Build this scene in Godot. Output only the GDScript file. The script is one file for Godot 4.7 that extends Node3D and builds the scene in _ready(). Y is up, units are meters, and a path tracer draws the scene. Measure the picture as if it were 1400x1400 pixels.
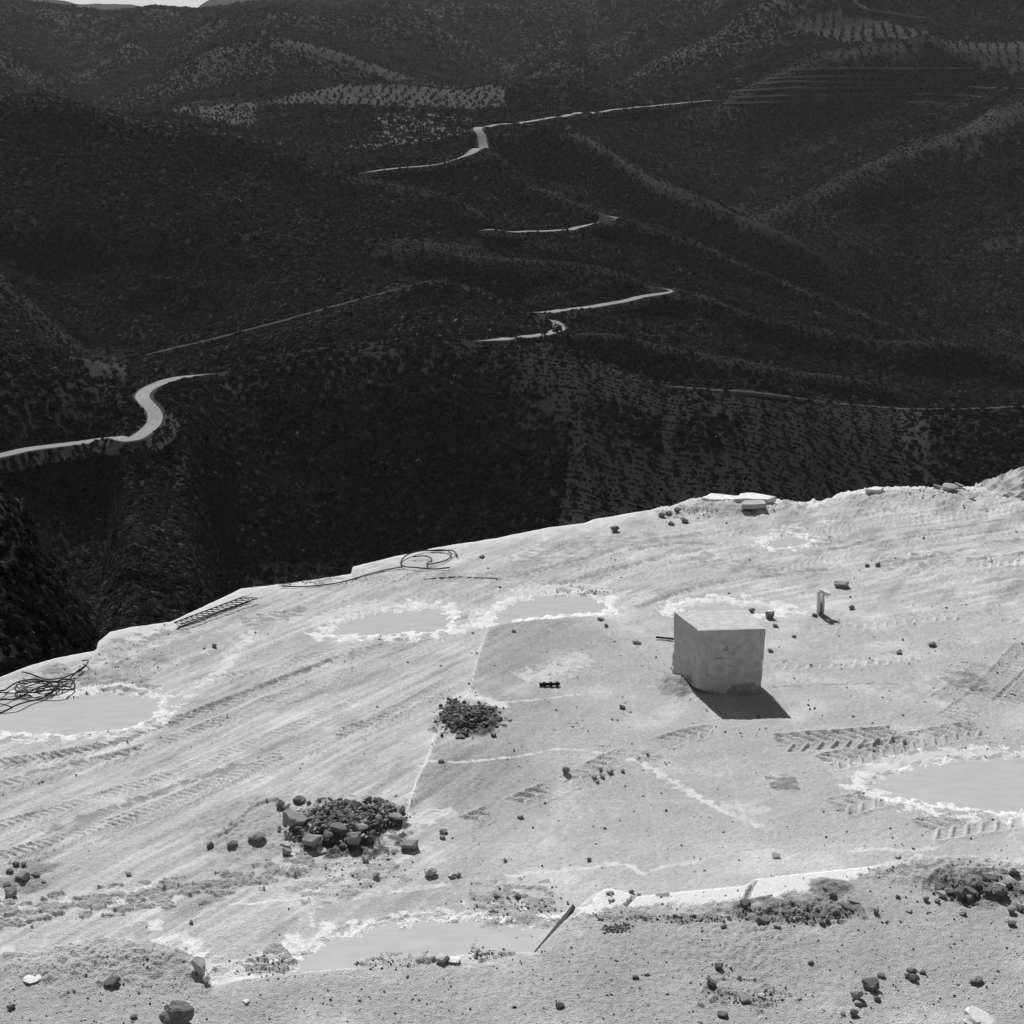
extends Node3D
# A marble quarry bench above dry Mediterranean hills, black-and-white photograph.
# Pixel positions quoted below are in the 1400 x 1400 photograph; they are turned into
# world points on real surfaces (floor plane, hill surface) once, when the scene is built.

const F := 2200.0            # focal length in photograph pixels
const CAM_H := 15.0          # eye height above the quarry floor
var pitch := atan(650.0 / F)
var cp := cos(pitch)
var sp := sin(pitch)
var rng := RandomNumberGenerator.new()
var taken := {}

func _ready() -> void:
	rng.seed = 11
	# ---- camera, sky, sun, exposure -------------------------------------------------
	var cam := Camera3D.new()
	cam.name = "camera"
	cam.fov = rad_to_deg(2.0 * atan(700.0 / F))
	cam.near = 0.5
	cam.far = 20000.0
	add_child(cam)
	cam.position = Vector3(0, CAM_H, 0)
	cam.rotation.x = -pitch
	cam.current = true
	var env := Environment.new()
	env.background_mode = Environment.BG_SKY
	var sm := ProceduralSkyMaterial.new()
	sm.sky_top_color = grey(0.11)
	sm.sky_horizon_color = grey(0.8)
	sm.sky_curve = 0.07
	sm.ground_bottom_color = grey(0.05)
	sm.ground_horizon_color = grey(0.25)
	sm.ground_curve = 0.05
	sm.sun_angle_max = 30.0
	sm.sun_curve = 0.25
	sm.sky_energy_multiplier = 1.0
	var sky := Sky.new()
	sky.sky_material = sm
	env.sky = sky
	env.tonemap_mode = Environment.TONE_MAPPER_LINEAR
	env.tonemap_exposure = 1.0
	env.sdfgi_enabled = true
	env.ssao_enabled = true
	env.ssil_enabled = true
	env.fog_enabled = true
	env.fog_density = 0.000034
	env.fog_light_color = grey(0.85)
	var we := WorldEnvironment.new()
	we.name = "environment"
	we.environment = env
	add_child(we)
	var sun := DirectionalLight3D.new()
	sun.name = "sun"
	sun.light_energy = 1.55
	sun.light_angular_distance = 0.5
	sun.light_color = Color(1, 1, 1)
	sun.shadow_enabled = true
	add_child(sun)
	sun.look_at_from_position(Vector3.ZERO, Vector3(0.45, -1.667, 1.5), Vector3.UP)
	# ---- setting --------------------------------------------------------------------
	var t0 := Time.get_ticks_msec()
	make_materials()
	build_hills()
	print("hills ", Time.get_ticks_msec() - t0)
	build_roads()
	print("roads ", Time.get_ticks_msec() - t0)
	build_vegetation()
	print("vegetation ", Time.get_ticks_msec() - t0)
	build_floor()
	print("floor ", Time.get_ticks_msec() - t0)
	build_objects()
	print("objects ", Time.get_ticks_msec() - t0)

# ---------------------------------------------------------------- small helpers
func grey(v: float) -> Color:
	return Color(v, v, v).linear_to_srgb()

func ray(px: float, py: float) -> Vector3:
	var a := (px - 700.0) / F
	var b := (700.0 - py) / F
	return Vector3(a, b * cp - sp, -cp - b * sp)

func gp(px: float, py: float, h := 0.0) -> Vector3:
	var r := ray(px, py)
	var t := (CAM_H - h) / -r.y
	return Vector3(r.x * t, h, r.z * t)

func proj(p: Vector3) -> Vector2:
	var y := p.y - CAM_H
	var dz := -p.z * cp - y * sp
	var up := y * cp - p.z * sp
	return Vector2(700.0 + F * p.x / dz, 700.0 - F * up / dz)

func scale_at(p: Vector3) -> float:      # metres per photograph pixel at a point
	return (p - Vector3(0, CAM_H, 0)).length() / F

func numbered(called: String) -> String:
	if not taken.has(called):
		taken[called] = 0
		return called
	taken[called] += 1
	return "%s_%03d" % [called, taken[called]]

func tag(o: Node, label := "", category := "", group := "", kind := "") -> Node:
	if label: o.set_meta("label", label)
	if category: o.set_meta("category", category)
	if group: o.set_meta("group", group)
	if kind: o.set_meta("kind", kind)
	return o

func put(called: String, m: Mesh, mat: Material, parent: Node = null) -> MeshInstance3D:
	var o := MeshInstance3D.new()
	o.mesh = m
	if mat: o.material_override = mat
	if parent == null:
		o.name = numbered(called)
		add_child(o)
	else:
		o.name = called
		parent.add_child(o, true)
	return o

func thing(called: String, at: Vector3) -> Node3D:
	var o := Node3D.new()
	o.name = numbered(called)
	add_child(o)
	o.position = at
	return o

func noise(sd: int, wave: float, oct := 3, kind := FastNoiseLite.TYPE_SIMPLEX_SMOOTH, ridged := false) -> FastNoiseLite:
	var n := FastNoiseLite.new()
	n.seed = sd
	n.noise_type = kind
	n.frequency = 1.0 / wave
	n.fractal_octaves = oct
	n.fractal_type = FastNoiseLite.FRACTAL_RIDGED if ridged else (FastNoiseLite.FRACTAL_FBM if oct > 1 else FastNoiseLite.FRACTAL_NONE)
	return n

func noise_tex(n: FastNoiseLite, size: int, lo: float, hi: float, normal := false, bump := 4.0) -> NoiseTexture2D:
	var t := NoiseTexture2D.new()
	t.width = size
	t.height = size
	t.seamless = true
	t.noise = n
	if normal:
		t.as_normal_map = true
		t.bump_strength = bump
	else:
		var g := Gradient.new()
		g.offsets = PackedFloat32Array([0.0, 1.0])
		g.colors = PackedColorArray([grey(lo), grey(hi)])
		t.color_ramp = g
	return t

func lerp_poly(pts: Array, x: float) -> float:     # y on a polyline of [x, y] at x
	if x <= pts[0][0]: return pts[0][1]
	for i in range(1, pts.size()):
		if x <= pts[i][0]:
			var a: float = pts[i - 1][0]
			var t: float = (x - a) / maxf(pts[i][0] - a, 0.001)
			return lerpf(pts[i - 1][1], pts[i][1], t)
	return pts[-1][1]

var M := {}
func mat(called: String, albedo: float, rough: float, extra := {}) -> StandardMaterial3D:
	var m := StandardMaterial3D.new()
	m.resource_name = called
	m.albedo_color = grey(albedo)
	m.roughness = rough
	m.metallic_specular = 0.3
	for k in extra: m.set(k, extra[k])
	M[called] = m
	return m

func make_materials() -> void:
	var grain := noise(3, 5.0, 4)
	var grain_t := noise_tex(grain, 512, 0.72, 1.0)
	var bump_t := noise_tex(noise(4, 10.0, 5), 512, 0, 1, true, 7.0)
	var patch_t := noise_tex(noise(5, 60.0, 5), 512, 0.55, 1.0)
	mat("hill", 1.0, 1.0, {"vertex_color_use_as_albedo": true, "albedo_texture": patch_t, "uv1_triplanar": true, "uv1_world_triplanar": true, "uv1_scale": Vector3(0.012, 0.02, 0.11), "metallic_specular": 0.1})
	mat("floor", 1.0, 0.95, {"vertex_color_use_as_albedo": true, "albedo_texture": grain_t, "normal_enabled": true, "normal_texture": bump_t, "normal_scale": 1.1, "uv1_triplanar": true, "uv1_world_triplanar": true, "uv1_scale": Vector3.ONE * 0.55, "metallic_specular": 0.2})
	mat("leaf", 1.0, 0.9, {"backlight_enabled": true, "backlight": grey(0.7), "vertex_color_use_as_albedo": true, "metallic_specular": 0.15, "cull_mode": BaseMaterial3D.CULL_DISABLED})
	mat("olive_leaf", 0.085, 0.8, {"backlight_enabled": true, "backlight": grey(0.5), "metallic_specular": 0.2, "cull_mode": BaseMaterial3D.CULL_DISABLED})
	mat("dark_leaf", 0.035, 0.8, {"metallic_specular": 0.15, "cull_mode": BaseMaterial3D.CULL_DISABLED})
	mat("bark", 0.06, 0.95)
	mat("asphalt", 0.30, 0.9, {"albedo_texture": patch_t, "uv1_triplanar": true, "uv1_world_triplanar": true, "uv1_scale": Vector3.ONE * 0.08})
	mat("verge", 0.026, 1.0, {"albedo_texture": patch_t, "uv1_triplanar": true, "uv1_world_triplanar": true, "uv1_scale": Vector3.ONE * 0.1})
	mat("track_soil", 0.065, 1.0, {"albedo_texture": patch_t, "uv1_triplanar": true, "uv1_world_triplanar": true, "uv1_scale": Vector3.ONE * 0.1})
	mat("rail_metal", 0.4, 0.5, {"metallic": 0.6})
	mat("water", 0.50, 0.12, {"metallic_specular": 0.4, "albedo_texture": noise_tex(noise(14, 80.0, 5), 512, 0.86, 1.0), "uv1_triplanar": true, "uv1_world_triplanar": true, "uv1_scale": Vector3(0.15, 0.15, 0.5)})
	var veins := noise_tex(noise(8, 90.0, 5), 512, 0.70, 1.0)
	var fine_bump := noise_tex(noise(9, 14.0, 4), 512, 0, 1, true, 3.0)
	mat("marble", 0.56, 0.75, {"albedo_texture": veins, "normal_enabled": true, "normal_texture": fine_bump, "normal_scale": 0.35, "uv1_triplanar": true, "uv1_scale": Vector3.ONE * 0.6})
	mat("white_marble", 0.80, 0.7, {"albedo_texture": veins, "normal_enabled": true, "normal_texture": fine_bump, "normal_scale": 0.5, "uv1_triplanar": true, "uv1_scale": Vector3.ONE * 0.5})
	for a in [["rock_pale", 0.55], ["rock_grey", 0.36], ["rock_dark", 0.21]]:
		mat(a[0], a[1], 0.95, {"albedo_texture": grain_t, "normal_enabled": true, "normal_texture": bump_t, "normal_scale": 0.9, "uv1_triplanar": true, "uv1_scale": Vector3.ONE * 0.9})
	mat("pebble", 1.0, 0.95, {"vertex_color_use_as_albedo": true})
	mat("rubber", 0.015, 0.55)
	mat("iron", 0.02, 0.6, {"metallic": 0.3})
	mat("slab_rock_dark", 0.06, 0.6, {"albedo_texture": grain_t, "uv1_triplanar": true})  # near-black grained stone tone, used for the leaning slab
	mat("plaster", 0.5, 0.9)

# ---------------------------------------------------------------- the hills
# One continuous surface. Each row of RIDGES is a crest line running from left to right:
# [column, height line, dip]; with the distance of that crest. Between two crests the land
# dips into a valley.
const RIDGES := [
	{"d": [[-500, 95], [1900, 95]], "y": [[-500, 1180, 0], [1900, 1180, 0]]},
	{"d": [[-500, 190], [300, 170], [1900, 240]], "y": [[-500, 480, 80], [-200, 560, 80], [0, 672, 85], [60, 770, 85], [110, 862, 85], [140, 910, 70], [180, 930, 8], [250, 965, 8], [330, 1000, 95], [620, 965, 104], [800, 945, 60], [1300, 920, 55], [1900, 900, 60]]},
	{"d": [[-500, 520], [0, 500], [180, 520], [245, 560], [330, 570], [700, 600], [900, 590], [1400, 600], [1900, 600]], "y": [[-500, 440, 25], [0, 483, 25], [60, 502, 25], [120, 518, 22], [165, 533, 18], [180, 543, 10], [215, 530, 2], [245, 517, 2], [300, 510, 6], [330, 498, 12], [420, 477, 18], [560, 465, 18], [690, 463, 12], [737, 468, 14], [774, 477, 22], [803, 488, 26], [831, 503, 26], [889, 520, 24], [909, 526, 22], [1020, 521, 22], [1079, 530, 24], [1130, 544, 30], [1188, 555, 40], [1239, 558, 50], [1320, 558, 50], [1400, 554, 50], [1900, 540, 40]]},
	{"d": [[-500, 620], [690, 650], [900, 680], [1900, 690]], "y": [[-500, 425, 5], [0, 460, 8], [60, 470, 8], [120, 492, 8], [200, 505, 8], [300, 492, 4], [450, 466, 2], [640, 468, 2], [690, 466, 2], [740, 464, 3], [774, 458, 8], [800, 455, 14], [830, 457, 20], [880, 466, 22], [950, 482, 24], [998, 490, 24], [1056, 502, 24], [1111, 510, 26], [1149, 514, 30], [1191, 524, 30], [1230, 544, 30], [1250, 575, 30], [1900, 590, 30]]},
	{"d": [[-500, 720], [450, 760], [587, 770], [740, 740], [1900, 740]], "y": [[-500, 330, 6], [0, 375, 20], [40, 412, 22], [80, 450, 20], [130, 482, 14], [200, 478, 4], [300, 460, 4], [450, 420, 6], [540, 396, 10], [587, 383, 22], [627, 389, 28], [670, 403, 28], [705, 417, 24], [726, 426, 18], [740, 432, 14], [770, 436, 10], [790, 448, 8], [1000, 494, 8], [1236, 562, 10], [1900, 600, 10]]},
	{"d": [[-500, 830], [560, 850], [880, 820], [1259, 810], [1900, 800]], "y": [[-500, 300, 2], [200, 312, 2], [450, 328, 6], [560, 338, 8], [666, 353, 14], [745, 356, 22], [784, 360, 26], [827, 368, 28], [866, 379, 26], [888, 391, 20], [905, 392, 20], [922, 394, 22], [945, 401, 26], [969, 406, 28], [998, 419, 28], [1046, 435, 26], [1104, 446, 24], [1149, 454, 22], [1194, 466, 22], [1259, 468, 30], [1320, 472, 34], [1400, 486, 40], [1900, 520, 40]]},
	{"d": [[-500, 1000], [470, 960], [700, 920], [1259, 850], [1900, 850]], "y": [[-500, 100, 14], [0, 129, 14], [67, 132, 14], [100, 140, 13], [122, 147, 12], [162, 157, 8], [250, 182, 4], [330, 200, 3], [400, 218, 6], [470, 242, 10], [509, 248, 14], [568, 258, 16], [615, 272, 16], [660, 296, 14], [700, 325, 10], [800, 345, 6], [900, 395, 6], [1000, 425, 6], [1259, 474, 6], [1400, 492, 6], [1900, 530, 6]]},
	{"d": [[-500, 1100], [640, 1060], [850, 960], [1259, 900], [1900, 900]], "y": [[-500, 140, 2], [0, 150, 2], [162, 172, 2], [300, 196, 2], [450, 228, 2], [600, 226, 3], [640, 213, 6], [670, 208, 14], [725, 250, 22], [804, 284, 26], [823, 293, 24], [848, 296, 24], [866, 303, 24], [902, 316, 24], [953, 334, 24], [979, 345, 24], [1030, 369, 24], [1079, 390, 24], [1136, 412, 22], [1194, 436, 18], [1230, 453, 14], [1259, 470, 10], [1400, 500, 10], [1900, 540, 10]]},
	{"d": [[-500, 1180], [690, 1160], [762, 1150], [1100, 1020], [1900, 960]], "y": [[-500, 150, 2], [162, 164, 2], [400, 200, 2], [600, 190, 2], [645, 178, 2], [690, 180, 1], [740, 177, 1], [762, 179, 6], [800, 190, 22], [825, 200, 30], [850, 219, 32], [875, 236, 32], [900, 249, 30], [950, 264, 28], [969, 274, 28], [1014, 296, 26], [1056, 312, 24], [1095, 332, 20], [1117, 350, 14], [1150, 385, 10], [1259, 474, 6], [1400, 505, 6], [1900, 545, 6]]},
	{"d": [[-500, 1240], [700, 1230], [1037, 1170], [1400, 1290], [1900, 1300]], "y": [[-500, 155, 2], [162, 162, 2], [400, 180, 2], [600, 172, 2], [690, 168, 2], [762, 175, 6], [850, 226, 10], [950, 282, 10], [1000, 304, 10], [1037, 300, 24], [1079, 284, 28], [1111, 269, 30], [1143, 250, 30], [1181, 231, 28], [1223, 215, 26], [1267, 197, 22], [1300, 186, 20], [1337, 171, 18], [1360, 154, 14], [1400, 141, 12], [1900, 80, 10]]},
	{"d": [[-500, 1450], [700, 1440], [1000, 1450], [1400, 1500], [1900, 1500]], "y": [[-500, 165, 6], [100, 165, 6], [165, 156, 10], [225, 150, 10], [265, 144, 12], [350, 140, 12], [400, 135, 12], [432, 125, 14], [465, 115, 16], [500, 112, 18], [562, 117, 18], [625, 124, 16], [675, 116, 18], [750, 108, 18], [775, 107, 18], [805, 116, 16], [850, 124, 14], [887, 134, 12], [925, 140, 10], [982, 139, 10], [1000, 133, 12], [1050, 110, 16], [1087, 90, 18], [1125, 77, 18], [1187, 65, 18], [1225, 60, 18], [1262, 54, 18], [1300, 64, 16], [1362, 65, 16], [1400, 62, 16], [1900, 50, 16]]},
	{"d": [[-500, 1800], [1900, 1800]], "y": [[-500, -30, 4], [-200, -10, 6], [0, 65, 8], [37, 90, 9], [75, 110, 9], [105, 130, 8], [127, 146, 8], [150, 140, 10], [187, 122, 12], [220, 103, 14], [250, 86, 14], [287, 70, 12], [330, 58, 10], [361, 52, 10], [425, 63, 10], [475, 78, 12], [510, 95, 12], [560, 112, 12], [620, 128, 10], [690, 122, 10], [725, 105, 12], [762, 84, 12], [795, 82, 12], [812, 98, 10], [838, 114, 10], [875, 95, 12], [912, 75, 12], [950, 60, 12], [970, 51, 10], [1000, 30, 8], [1030, 10, 6], [1060, -4, 4], [1150, -24, 2], [1400, -34, 2], [1900, -40, 2]]},
	{"d": [[-500, 2150], [1900, 2150]], "y": [[-500, 10, 6], [-100, 20, 6], [17, 50, 8], [50, 65, 9], [75, 82, 9], [105, 103, 8], [125, 92, 10], [150, 77, 12], [175, 62, 12], [200, 70, 10], [224, 88, 8], [237, 66, 9], [262, 45, 8], [287, 30, 8], [320, 20, 6], [370, 12, 5], [430, 21, 5], [487, 18, 6], [525, 18, 8], [575, 25, 9], [600, 37, 9], [637, 55, 10], [675, 82, 10], [700, 92, 9], [725, 63, 9], [757, 45, 9], [782, 37, 9], [803, 68, 9], [840, 55, 9], [870, 30, 8], [900, 10, 6], [940, -8, 4], [1100, -40, 2], [1900, -50, 2]]},
	{"d": [[-500, 2550], [1900, 2550]], "y": [[-500, -14, 6], [0, 6, 6], [65, 12, 6], [130, 20, 6], [145, 22, 6], [190, 17, 6], [215, 14, 6], [250, 17, 6], [265, 18, 6], [300, 16, 6], [380, 10, 6], [470, 13, 6], [520, 4, 6], [600, 2, 6], [700, 4, 6], [800, 0, 6], [900, -20, 4], [1400, -50, 4], [1900, -50, 4]]},
	{"d": [[-500, 4200], [1900, 4200]], "y": [[-500, -10, 4], [0, -6, 4], [50, -4, 4], [85, 1, 4], [110, 5, 4], [165, 4, 4], [205, 10, 4], [215, 14, 4], [265, 14, 4], [275, 6, 4], [295, -3, 4], [400, -14, 4], [1000, -60, 4], [1900, -60, 4]]},
]
const ROWS := [8, 24, 24, 18, 22, 24, 24, 22, 22, 20, 32, 28, 26, 20]
const VT := 0.72
const HX0 := -440.0
const HSTEP := 4.0
const HCOLS := 571
var hp := PackedVector3Array()      # hill points, column by column
var hpx := PackedVector2Array()     # where they stand in the photograph
var hrows := 0

# bare or ploughed ground: outline in the photograph, [nearest, farthest] distance, albedo, olive spacing (0: none)
const FIELDS := [
	{"p": [[693, 492], [740, 482], [790, 495], [888, 524], [906, 540], [870, 552], [960, 562], [1000, 545], [1130, 550], [1250, 564], [1272, 600], [1270, 720], [760, 740], [782, 650], [775, 612], [752, 570], [712, 548], [700, 520]], "d": [300, 640], "a": 0.125, "s": 7.5},
	{"p": [[535, 328], [640, 330], [705, 337], [745, 353], [700, 358], [560, 368], [500, 352]], "d": [700, 1000], "a": 0.12, "s": 8.0},
	{"p": [[365, 139], [465, 117], [562, 118], [690, 118], [690, 148], [640, 152], [520, 146], [365, 144]], "d": [1100, 1620], "a": 0.26, "s": 9.0},
	{"p": [[510, 160], [560, 150], [640, 160], [660, 178], [620, 190], [560, 200], [480, 208], [468, 194], [520, 178]], "d": [1050, 1620], "a": 0.46, "s": 0.0},
	{"p": [[225, 152], [265, 144], [350, 141], [352, 170], [310, 172], [255, 160]], "d": [1050, 1620], "a": 0.28, "s": 9.0},
	{"p": [[165, 157], [240, 167], [322, 181], [300, 190], [230, 178]], "d": [900, 1500], "a": 0.22, "s": 0.0},
	{"p": [[320, 184], [388, 195], [380, 199], [330, 193]], "d": [900, 1500], "a": 0.25, "s": 0.0},
	{"p": [[368, 57], [425, 61], [478, 77], [560, 108], [540, 114], [470, 89], [420, 74], [370, 64]], "d": [1500, 2100], "a": 0.20, "s": 10.0},
	{"p": [[395, 22], [432, 22], [434, 31], [398, 31]], "d": [1500, 3500], "a": 0.14, "s": 0.0},
	{"p": [[1136, 76], [1225, 61], [1250, 72], [1262, 88], [1136, 92]], "d": [1100, 1620], "a": 0.20, "s": 8.0},
	{"p": [[1290, 62], [1420, 58], [1420, 100], [1350, 104], [1325, 88]], "d": [1100, 1620], "a": 0.22, "s": 8.5},
	{"p": [[1238, 113], [1312, 103], [1300, 117], [1250, 121]], "d": [1100, 1620], "a": 0.26, "s": 8.0},
	{"p": [[1170, 234], [1267, 197], [1300, 186], [1355, 152], [1420, 140], [1420, 176], [1345, 192], [1290, 200], [1225, 218], [1180, 236]], "d": [950, 1320], "a": 0.17, "s": 0.0},
	{"p": [[1300, 206], [1355, 206], [1352, 220], [1325, 228]], "d": [900, 1320], "a": 0.22, "s": 0.0},
	{"p": [[1338, 346], [1365, 330], [1420, 326], [1420, 352]], "d": [800, 1320], "a": 0.15, "s": 8.0},
	{"p": [[104, 488], [158, 490], [176, 500], [168, 534], [118, 516]], "d": [500, 760], "a": 0.16, "s": 8.0},
	{"p": [[186, 14], [230, 11], [234, 26], [200, 26]], "d": [1900, 3500], "a": 0.16, "s": 0.0},
	{"p": [[1060, 34], [1150, 22], [1275, 44], [1262, 52], [1150, 60], [1090, 45]], "d": [1500, 2400], "a": 0.16, "s": 10.0},
	{"p": [[-40, 340], [40, 412], [85, 452], [118, 488], [60, 468], [-40, 400]], "d": [560, 800], "a": 0.13, "s": 0.0},
	{"p": [[762, 166], [800, 182], [850, 217], [900, 248], [1014, 296], [1056, 312], [1110, 345], [1085, 345], [1000, 305], [900, 268], [830, 222], [770, 178]], "d": [900, 1250], "a": 0.16, "s": 0.0},
	{"p": [[790, 604], [830, 590], [900, 580], [960, 568], [1050, 572], [1062, 600], [1000, 612], [880, 614], [800, 618]], "d": [300, 640], "a": 0.1, "s": -1.0},
	{"p": [[850, 545], [905, 528], [1000, 532], [1070, 546], [1000, 560], [900, 556]], "d": [300, 640], "a": 0.1, "s": -1.0},
	{"p": [[716, 500], [780, 496], [800, 502], [730, 508]], "d": [300, 640], "a": 0.1, "s": -1.0},
	{"p": [[775, 592], [820, 590], [818, 602], [780, 606]], "d": [300, 640], "a": 0.1, "s": -1.0},
	{"p": [[1230, 566], [1262, 566], [1275, 720], [1245, 720]], "d": [300, 640], "a": 0.19, "s": 0.0},
]
var field_poly: Array = []
var field_box: Array = []
var hfield := PackedInt32Array()
var hcrest := PackedFloat32Array()     # 1 on the dry brow of a spur, 0 down in the ravines; thinner scrub there imitates sunlit ridges

func ridge_eval(pts: Array, x: float, c: int) -> float:
	var n := pts.size()
	if x <= pts[0][0]: return pts[0][c]
	if x >= pts[n - 1][0]: return pts[n - 1][c]
	var i := 1
	while x > pts[i][0]: i += 1
	var x0: float = pts[i - 1][0]
	var x1: float = pts[i][0]
	var h := x1 - x0
	var s: float = (pts[i][c] - pts[i - 1][c]) / h
	var m0 := s
	var m1 := s
	if i > 1:
		var sa: float = (pts[i - 1][c] - pts[i - 2][c]) / float(pts[i - 1][0] - pts[i - 2][0])
		m0 = 0.0 if sa * s <= 0.0 else 2.0 * sa * s / (sa + s)
	if i < n - 1:
		var sb: float = (pts[i + 1][c] - pts[i][c]) / float(pts[i + 1][0] - pts[i][0])
		m1 = 0.0 if sb * s <= 0.0 else 2.0 * sb * s / (sb + s)
	var t := (x - x0) / h
	var t2 := t * t
	var t3 := t2 * t
	return (2 * t3 - 3 * t2 + 1) * pts[i - 1][c] + (t3 - 2 * t2 + t) * h * m0 + (-2 * t3 + 3 * t2) * pts[i][c] + (t3 - t2) * h * m1

func build_hills() -> void:
	var nk := RIDGES.size()
	for r in ROWS: hrows += r
	hrows += 1
	hp.resize(HCOLS * hrows)
	hpx.resize(HCOLS * hrows)
	hfield.resize(HCOLS * hrows)
	hcrest.resize(HCOLS * hrows)
	for f in FIELDS:
		var poly := PackedVector2Array()
		var box := Rect2(f.p[0][0], f.p[0][1], 0, 0)
		for q in f.p:
			poly.append(Vector2(q[0], q[1]))
			box = box.expand(Vector2(q[0], q[1]))
		field_poly.append(poly)
		field_box.append(box.grow(4))
	var n_small := noise(21, 60.0, 4, FastNoiseLite.TYPE_SIMPLEX_SMOOTH, true)
	var n_big := noise(22, 420.0, 5, FastNoiseLite.TYPE_SIMPLEX_SMOOTH, true)
	var n_bump := noise(23, 14.0, 3)
	var n_tone := noise(24, 55.0, 4)
	var n_edge := noise(25, 18.0, 3)
	var cols := PackedColorArray()
	cols.resize(HCOLS * hrows)
	for c in HCOLS:
		var px := HX0 + c * HSTEP
		var D := PackedFloat32Array()
		var S := PackedFloat32Array()
		var ys := PackedFloat32Array()
		var ds := PackedFloat32Array()
		for k in nk:
			ys.append(ridge_eval(RIDGES[k].y, px, 1))
			ds.append(ridge_eval(RIDGES[k].d, px, 1))
		for k in nk:
			D.append(ds[k])
			S.append(ys[k])
			if k < nk - 1:
				D.append(lerpf(ds[k], ds[k + 1], VT))
				S.append(lerpf(ys[k], ys[k + 1], VT) + 2.2 * ridge_eval(RIDGES[k].y, px, 2))
		var n := D.size()
		var sl := PackedFloat32Array()
		var ms := PackedFloat32Array()
		sl.resize(n - 1)
		ms.resize(n)
		for i in n - 1: sl[i] = (S[i + 1] - S[i]) / (D[i + 1] - D[i])
		ms[0] = sl[0]
		ms[n - 1] = sl[n - 2]
		for i in range(1, n - 1):
			ms[i] = 0.0 if sl[i - 1] * sl[i] <= 0.0 else 2.0 * sl[i - 1] * sl[i] / (sl[i - 1] + sl[i])
		var row := 0
		for k in nk - 1:
			var steps: int = ROWS[k] + (1 if k == nk - 2 else 0)
			for j in steps:
				var t: float = float(j) / ROWS[k]
				var d := lerpf(ds[k], ds[k + 1], t)
				var i := 2 * k + (0 if t < VT else 1)
				var h := D[i + 1] - D[i]
				var q := clampf((d - D[i]) / h, 0.0, 1.0)
				var q2 := q * q
				var q3 := q2 * q
				var s := (2 * q3 - 3 * q2 + 1) * S[i] + (q3 - 2 * q2 + q) * h * ms[i] + (-2 * q3 + 3 * q2) * S[i + 1] + (q3 - q2) * h * ms[i + 1]
				var r := ray(px, s)
				var tt := d / -r.z
				var p := Vector3(r.x * tt, CAM_H + r.y * tt, -d)
				# gullies and bumps, gentler on the crests
				var wf := smoothstep(1100.0, 1900.0, d)
				var crest := 0.35 + 0.65 * smoothstep(0.0, 0.18, minf(t, 1.0 - t))
				p.y += crest * (1.0 - wf) * (n_small.get_noise_2d(p.x, p.z) * 0.0030 * d + n_bump.get_noise_2d(p.x, p.z) * 0.5)
				p.y += crest * wf * n_big.get_noise_2d(p.x, p.z) * 0.0042 * d
				var at := c * hrows + row
				hp[at] = p
				var sc := proj(p)
				hpx[at] = sc
				# ground colour
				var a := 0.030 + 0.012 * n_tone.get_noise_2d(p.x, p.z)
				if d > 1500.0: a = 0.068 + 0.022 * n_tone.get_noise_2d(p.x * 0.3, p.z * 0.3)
				var fi := -1
				var jit := sc + Vector2(n_edge.get_noise_2d(p.x, p.z), n_edge.get_noise_2d(p.z, p.x)) * 3.0
				for m in FIELDS.size():
					if field_box[m].has_point(jit) and d >= FIELDS[m].d[0] and d <= FIELDS[m].d[1]:
						if Geometry2D.is_point_in_polygon(jit, field_poly[m]):
							if FIELDS[m].s < 0.0:
								fi = -1
								a = 0.03
								continue
							fi = m
							a = 0.30 * FIELDS[m].a * (1.0 + 0.25 * n_edge.get_noise_2d(p.x * 2.0, p.z * 2.0))
				hfield[at] = fi
				hcrest[at] = (0.35 if k == 1 or (k == 2 and t < 0.5) else (0.55 if d > 1500.0 else 1.0)) * maxf(smoothstep(0.72, 1.0, t) * clampf((ridge_eval(RIDGES[k + 1].y, px, 2) - 2.0) / 10.0, 0.0, 1.0), smoothstep(0.12, 0.0, t) * clampf((ridge_eval(RIDGES[k].y, px, 2) - 3.0) / 12.0, 0.0, 1.0))
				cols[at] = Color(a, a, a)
				row += 1
	put_grid("hills", hp, cols, HCOLS, hrows, M.hill, true)
	tag(get_node("hills"), "dry scrub covered hills and ravines behind the quarry", "", "", "structure")

func put_grid(called: String, pts: PackedVector3Array, cols: PackedColorArray, nc: int, nr: int, material: Material, away: bool) -> MeshInstance3D:
	var nor := PackedVector3Array()
	nor.resize(pts.size())
	for c in nc:
		var c0 := maxi(c - 1, 0) * nr
		var c1 := mini(c + 1, nc - 1) * nr
		var cc := c * nr
		for r in nr:
			var v := (pts[c1 + r] - pts[c0 + r]).cross(pts[cc + mini(r + 1, nr - 1)] - pts[cc + maxi(r - 1, 0)])
			if v.y < 0.0: v = -v
			nor[cc + r] = v.normalized()
	var idx := PackedInt32Array()
	idx.resize((nc - 1) * (nr - 1) * 6)
	var k := 0
	for c in nc - 1:
		for r in nr - 1:
			var a := c * nr + r
			var b := a + nr
			idx[k] = a
			idx[k + 1] = a + 1
			idx[k + 2] = b
			idx[k + 3] = b
			idx[k + 4] = a + 1
			idx[k + 5] = b + 1
			k += 6
	var arr := []
	arr.resize(Mesh.ARRAY_MAX)
	arr[Mesh.ARRAY_VERTEX] = pts
	arr[Mesh.ARRAY_NORMAL] = nor
	arr[Mesh.ARRAY_COLOR] = cols
	arr[Mesh.ARRAY_INDEX] = idx
	var m := ArrayMesh.new()
	m.add_surface_from_arrays(Mesh.PRIMITIVE_TRIANGLES, arr)
	return put(called, m, material)

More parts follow.
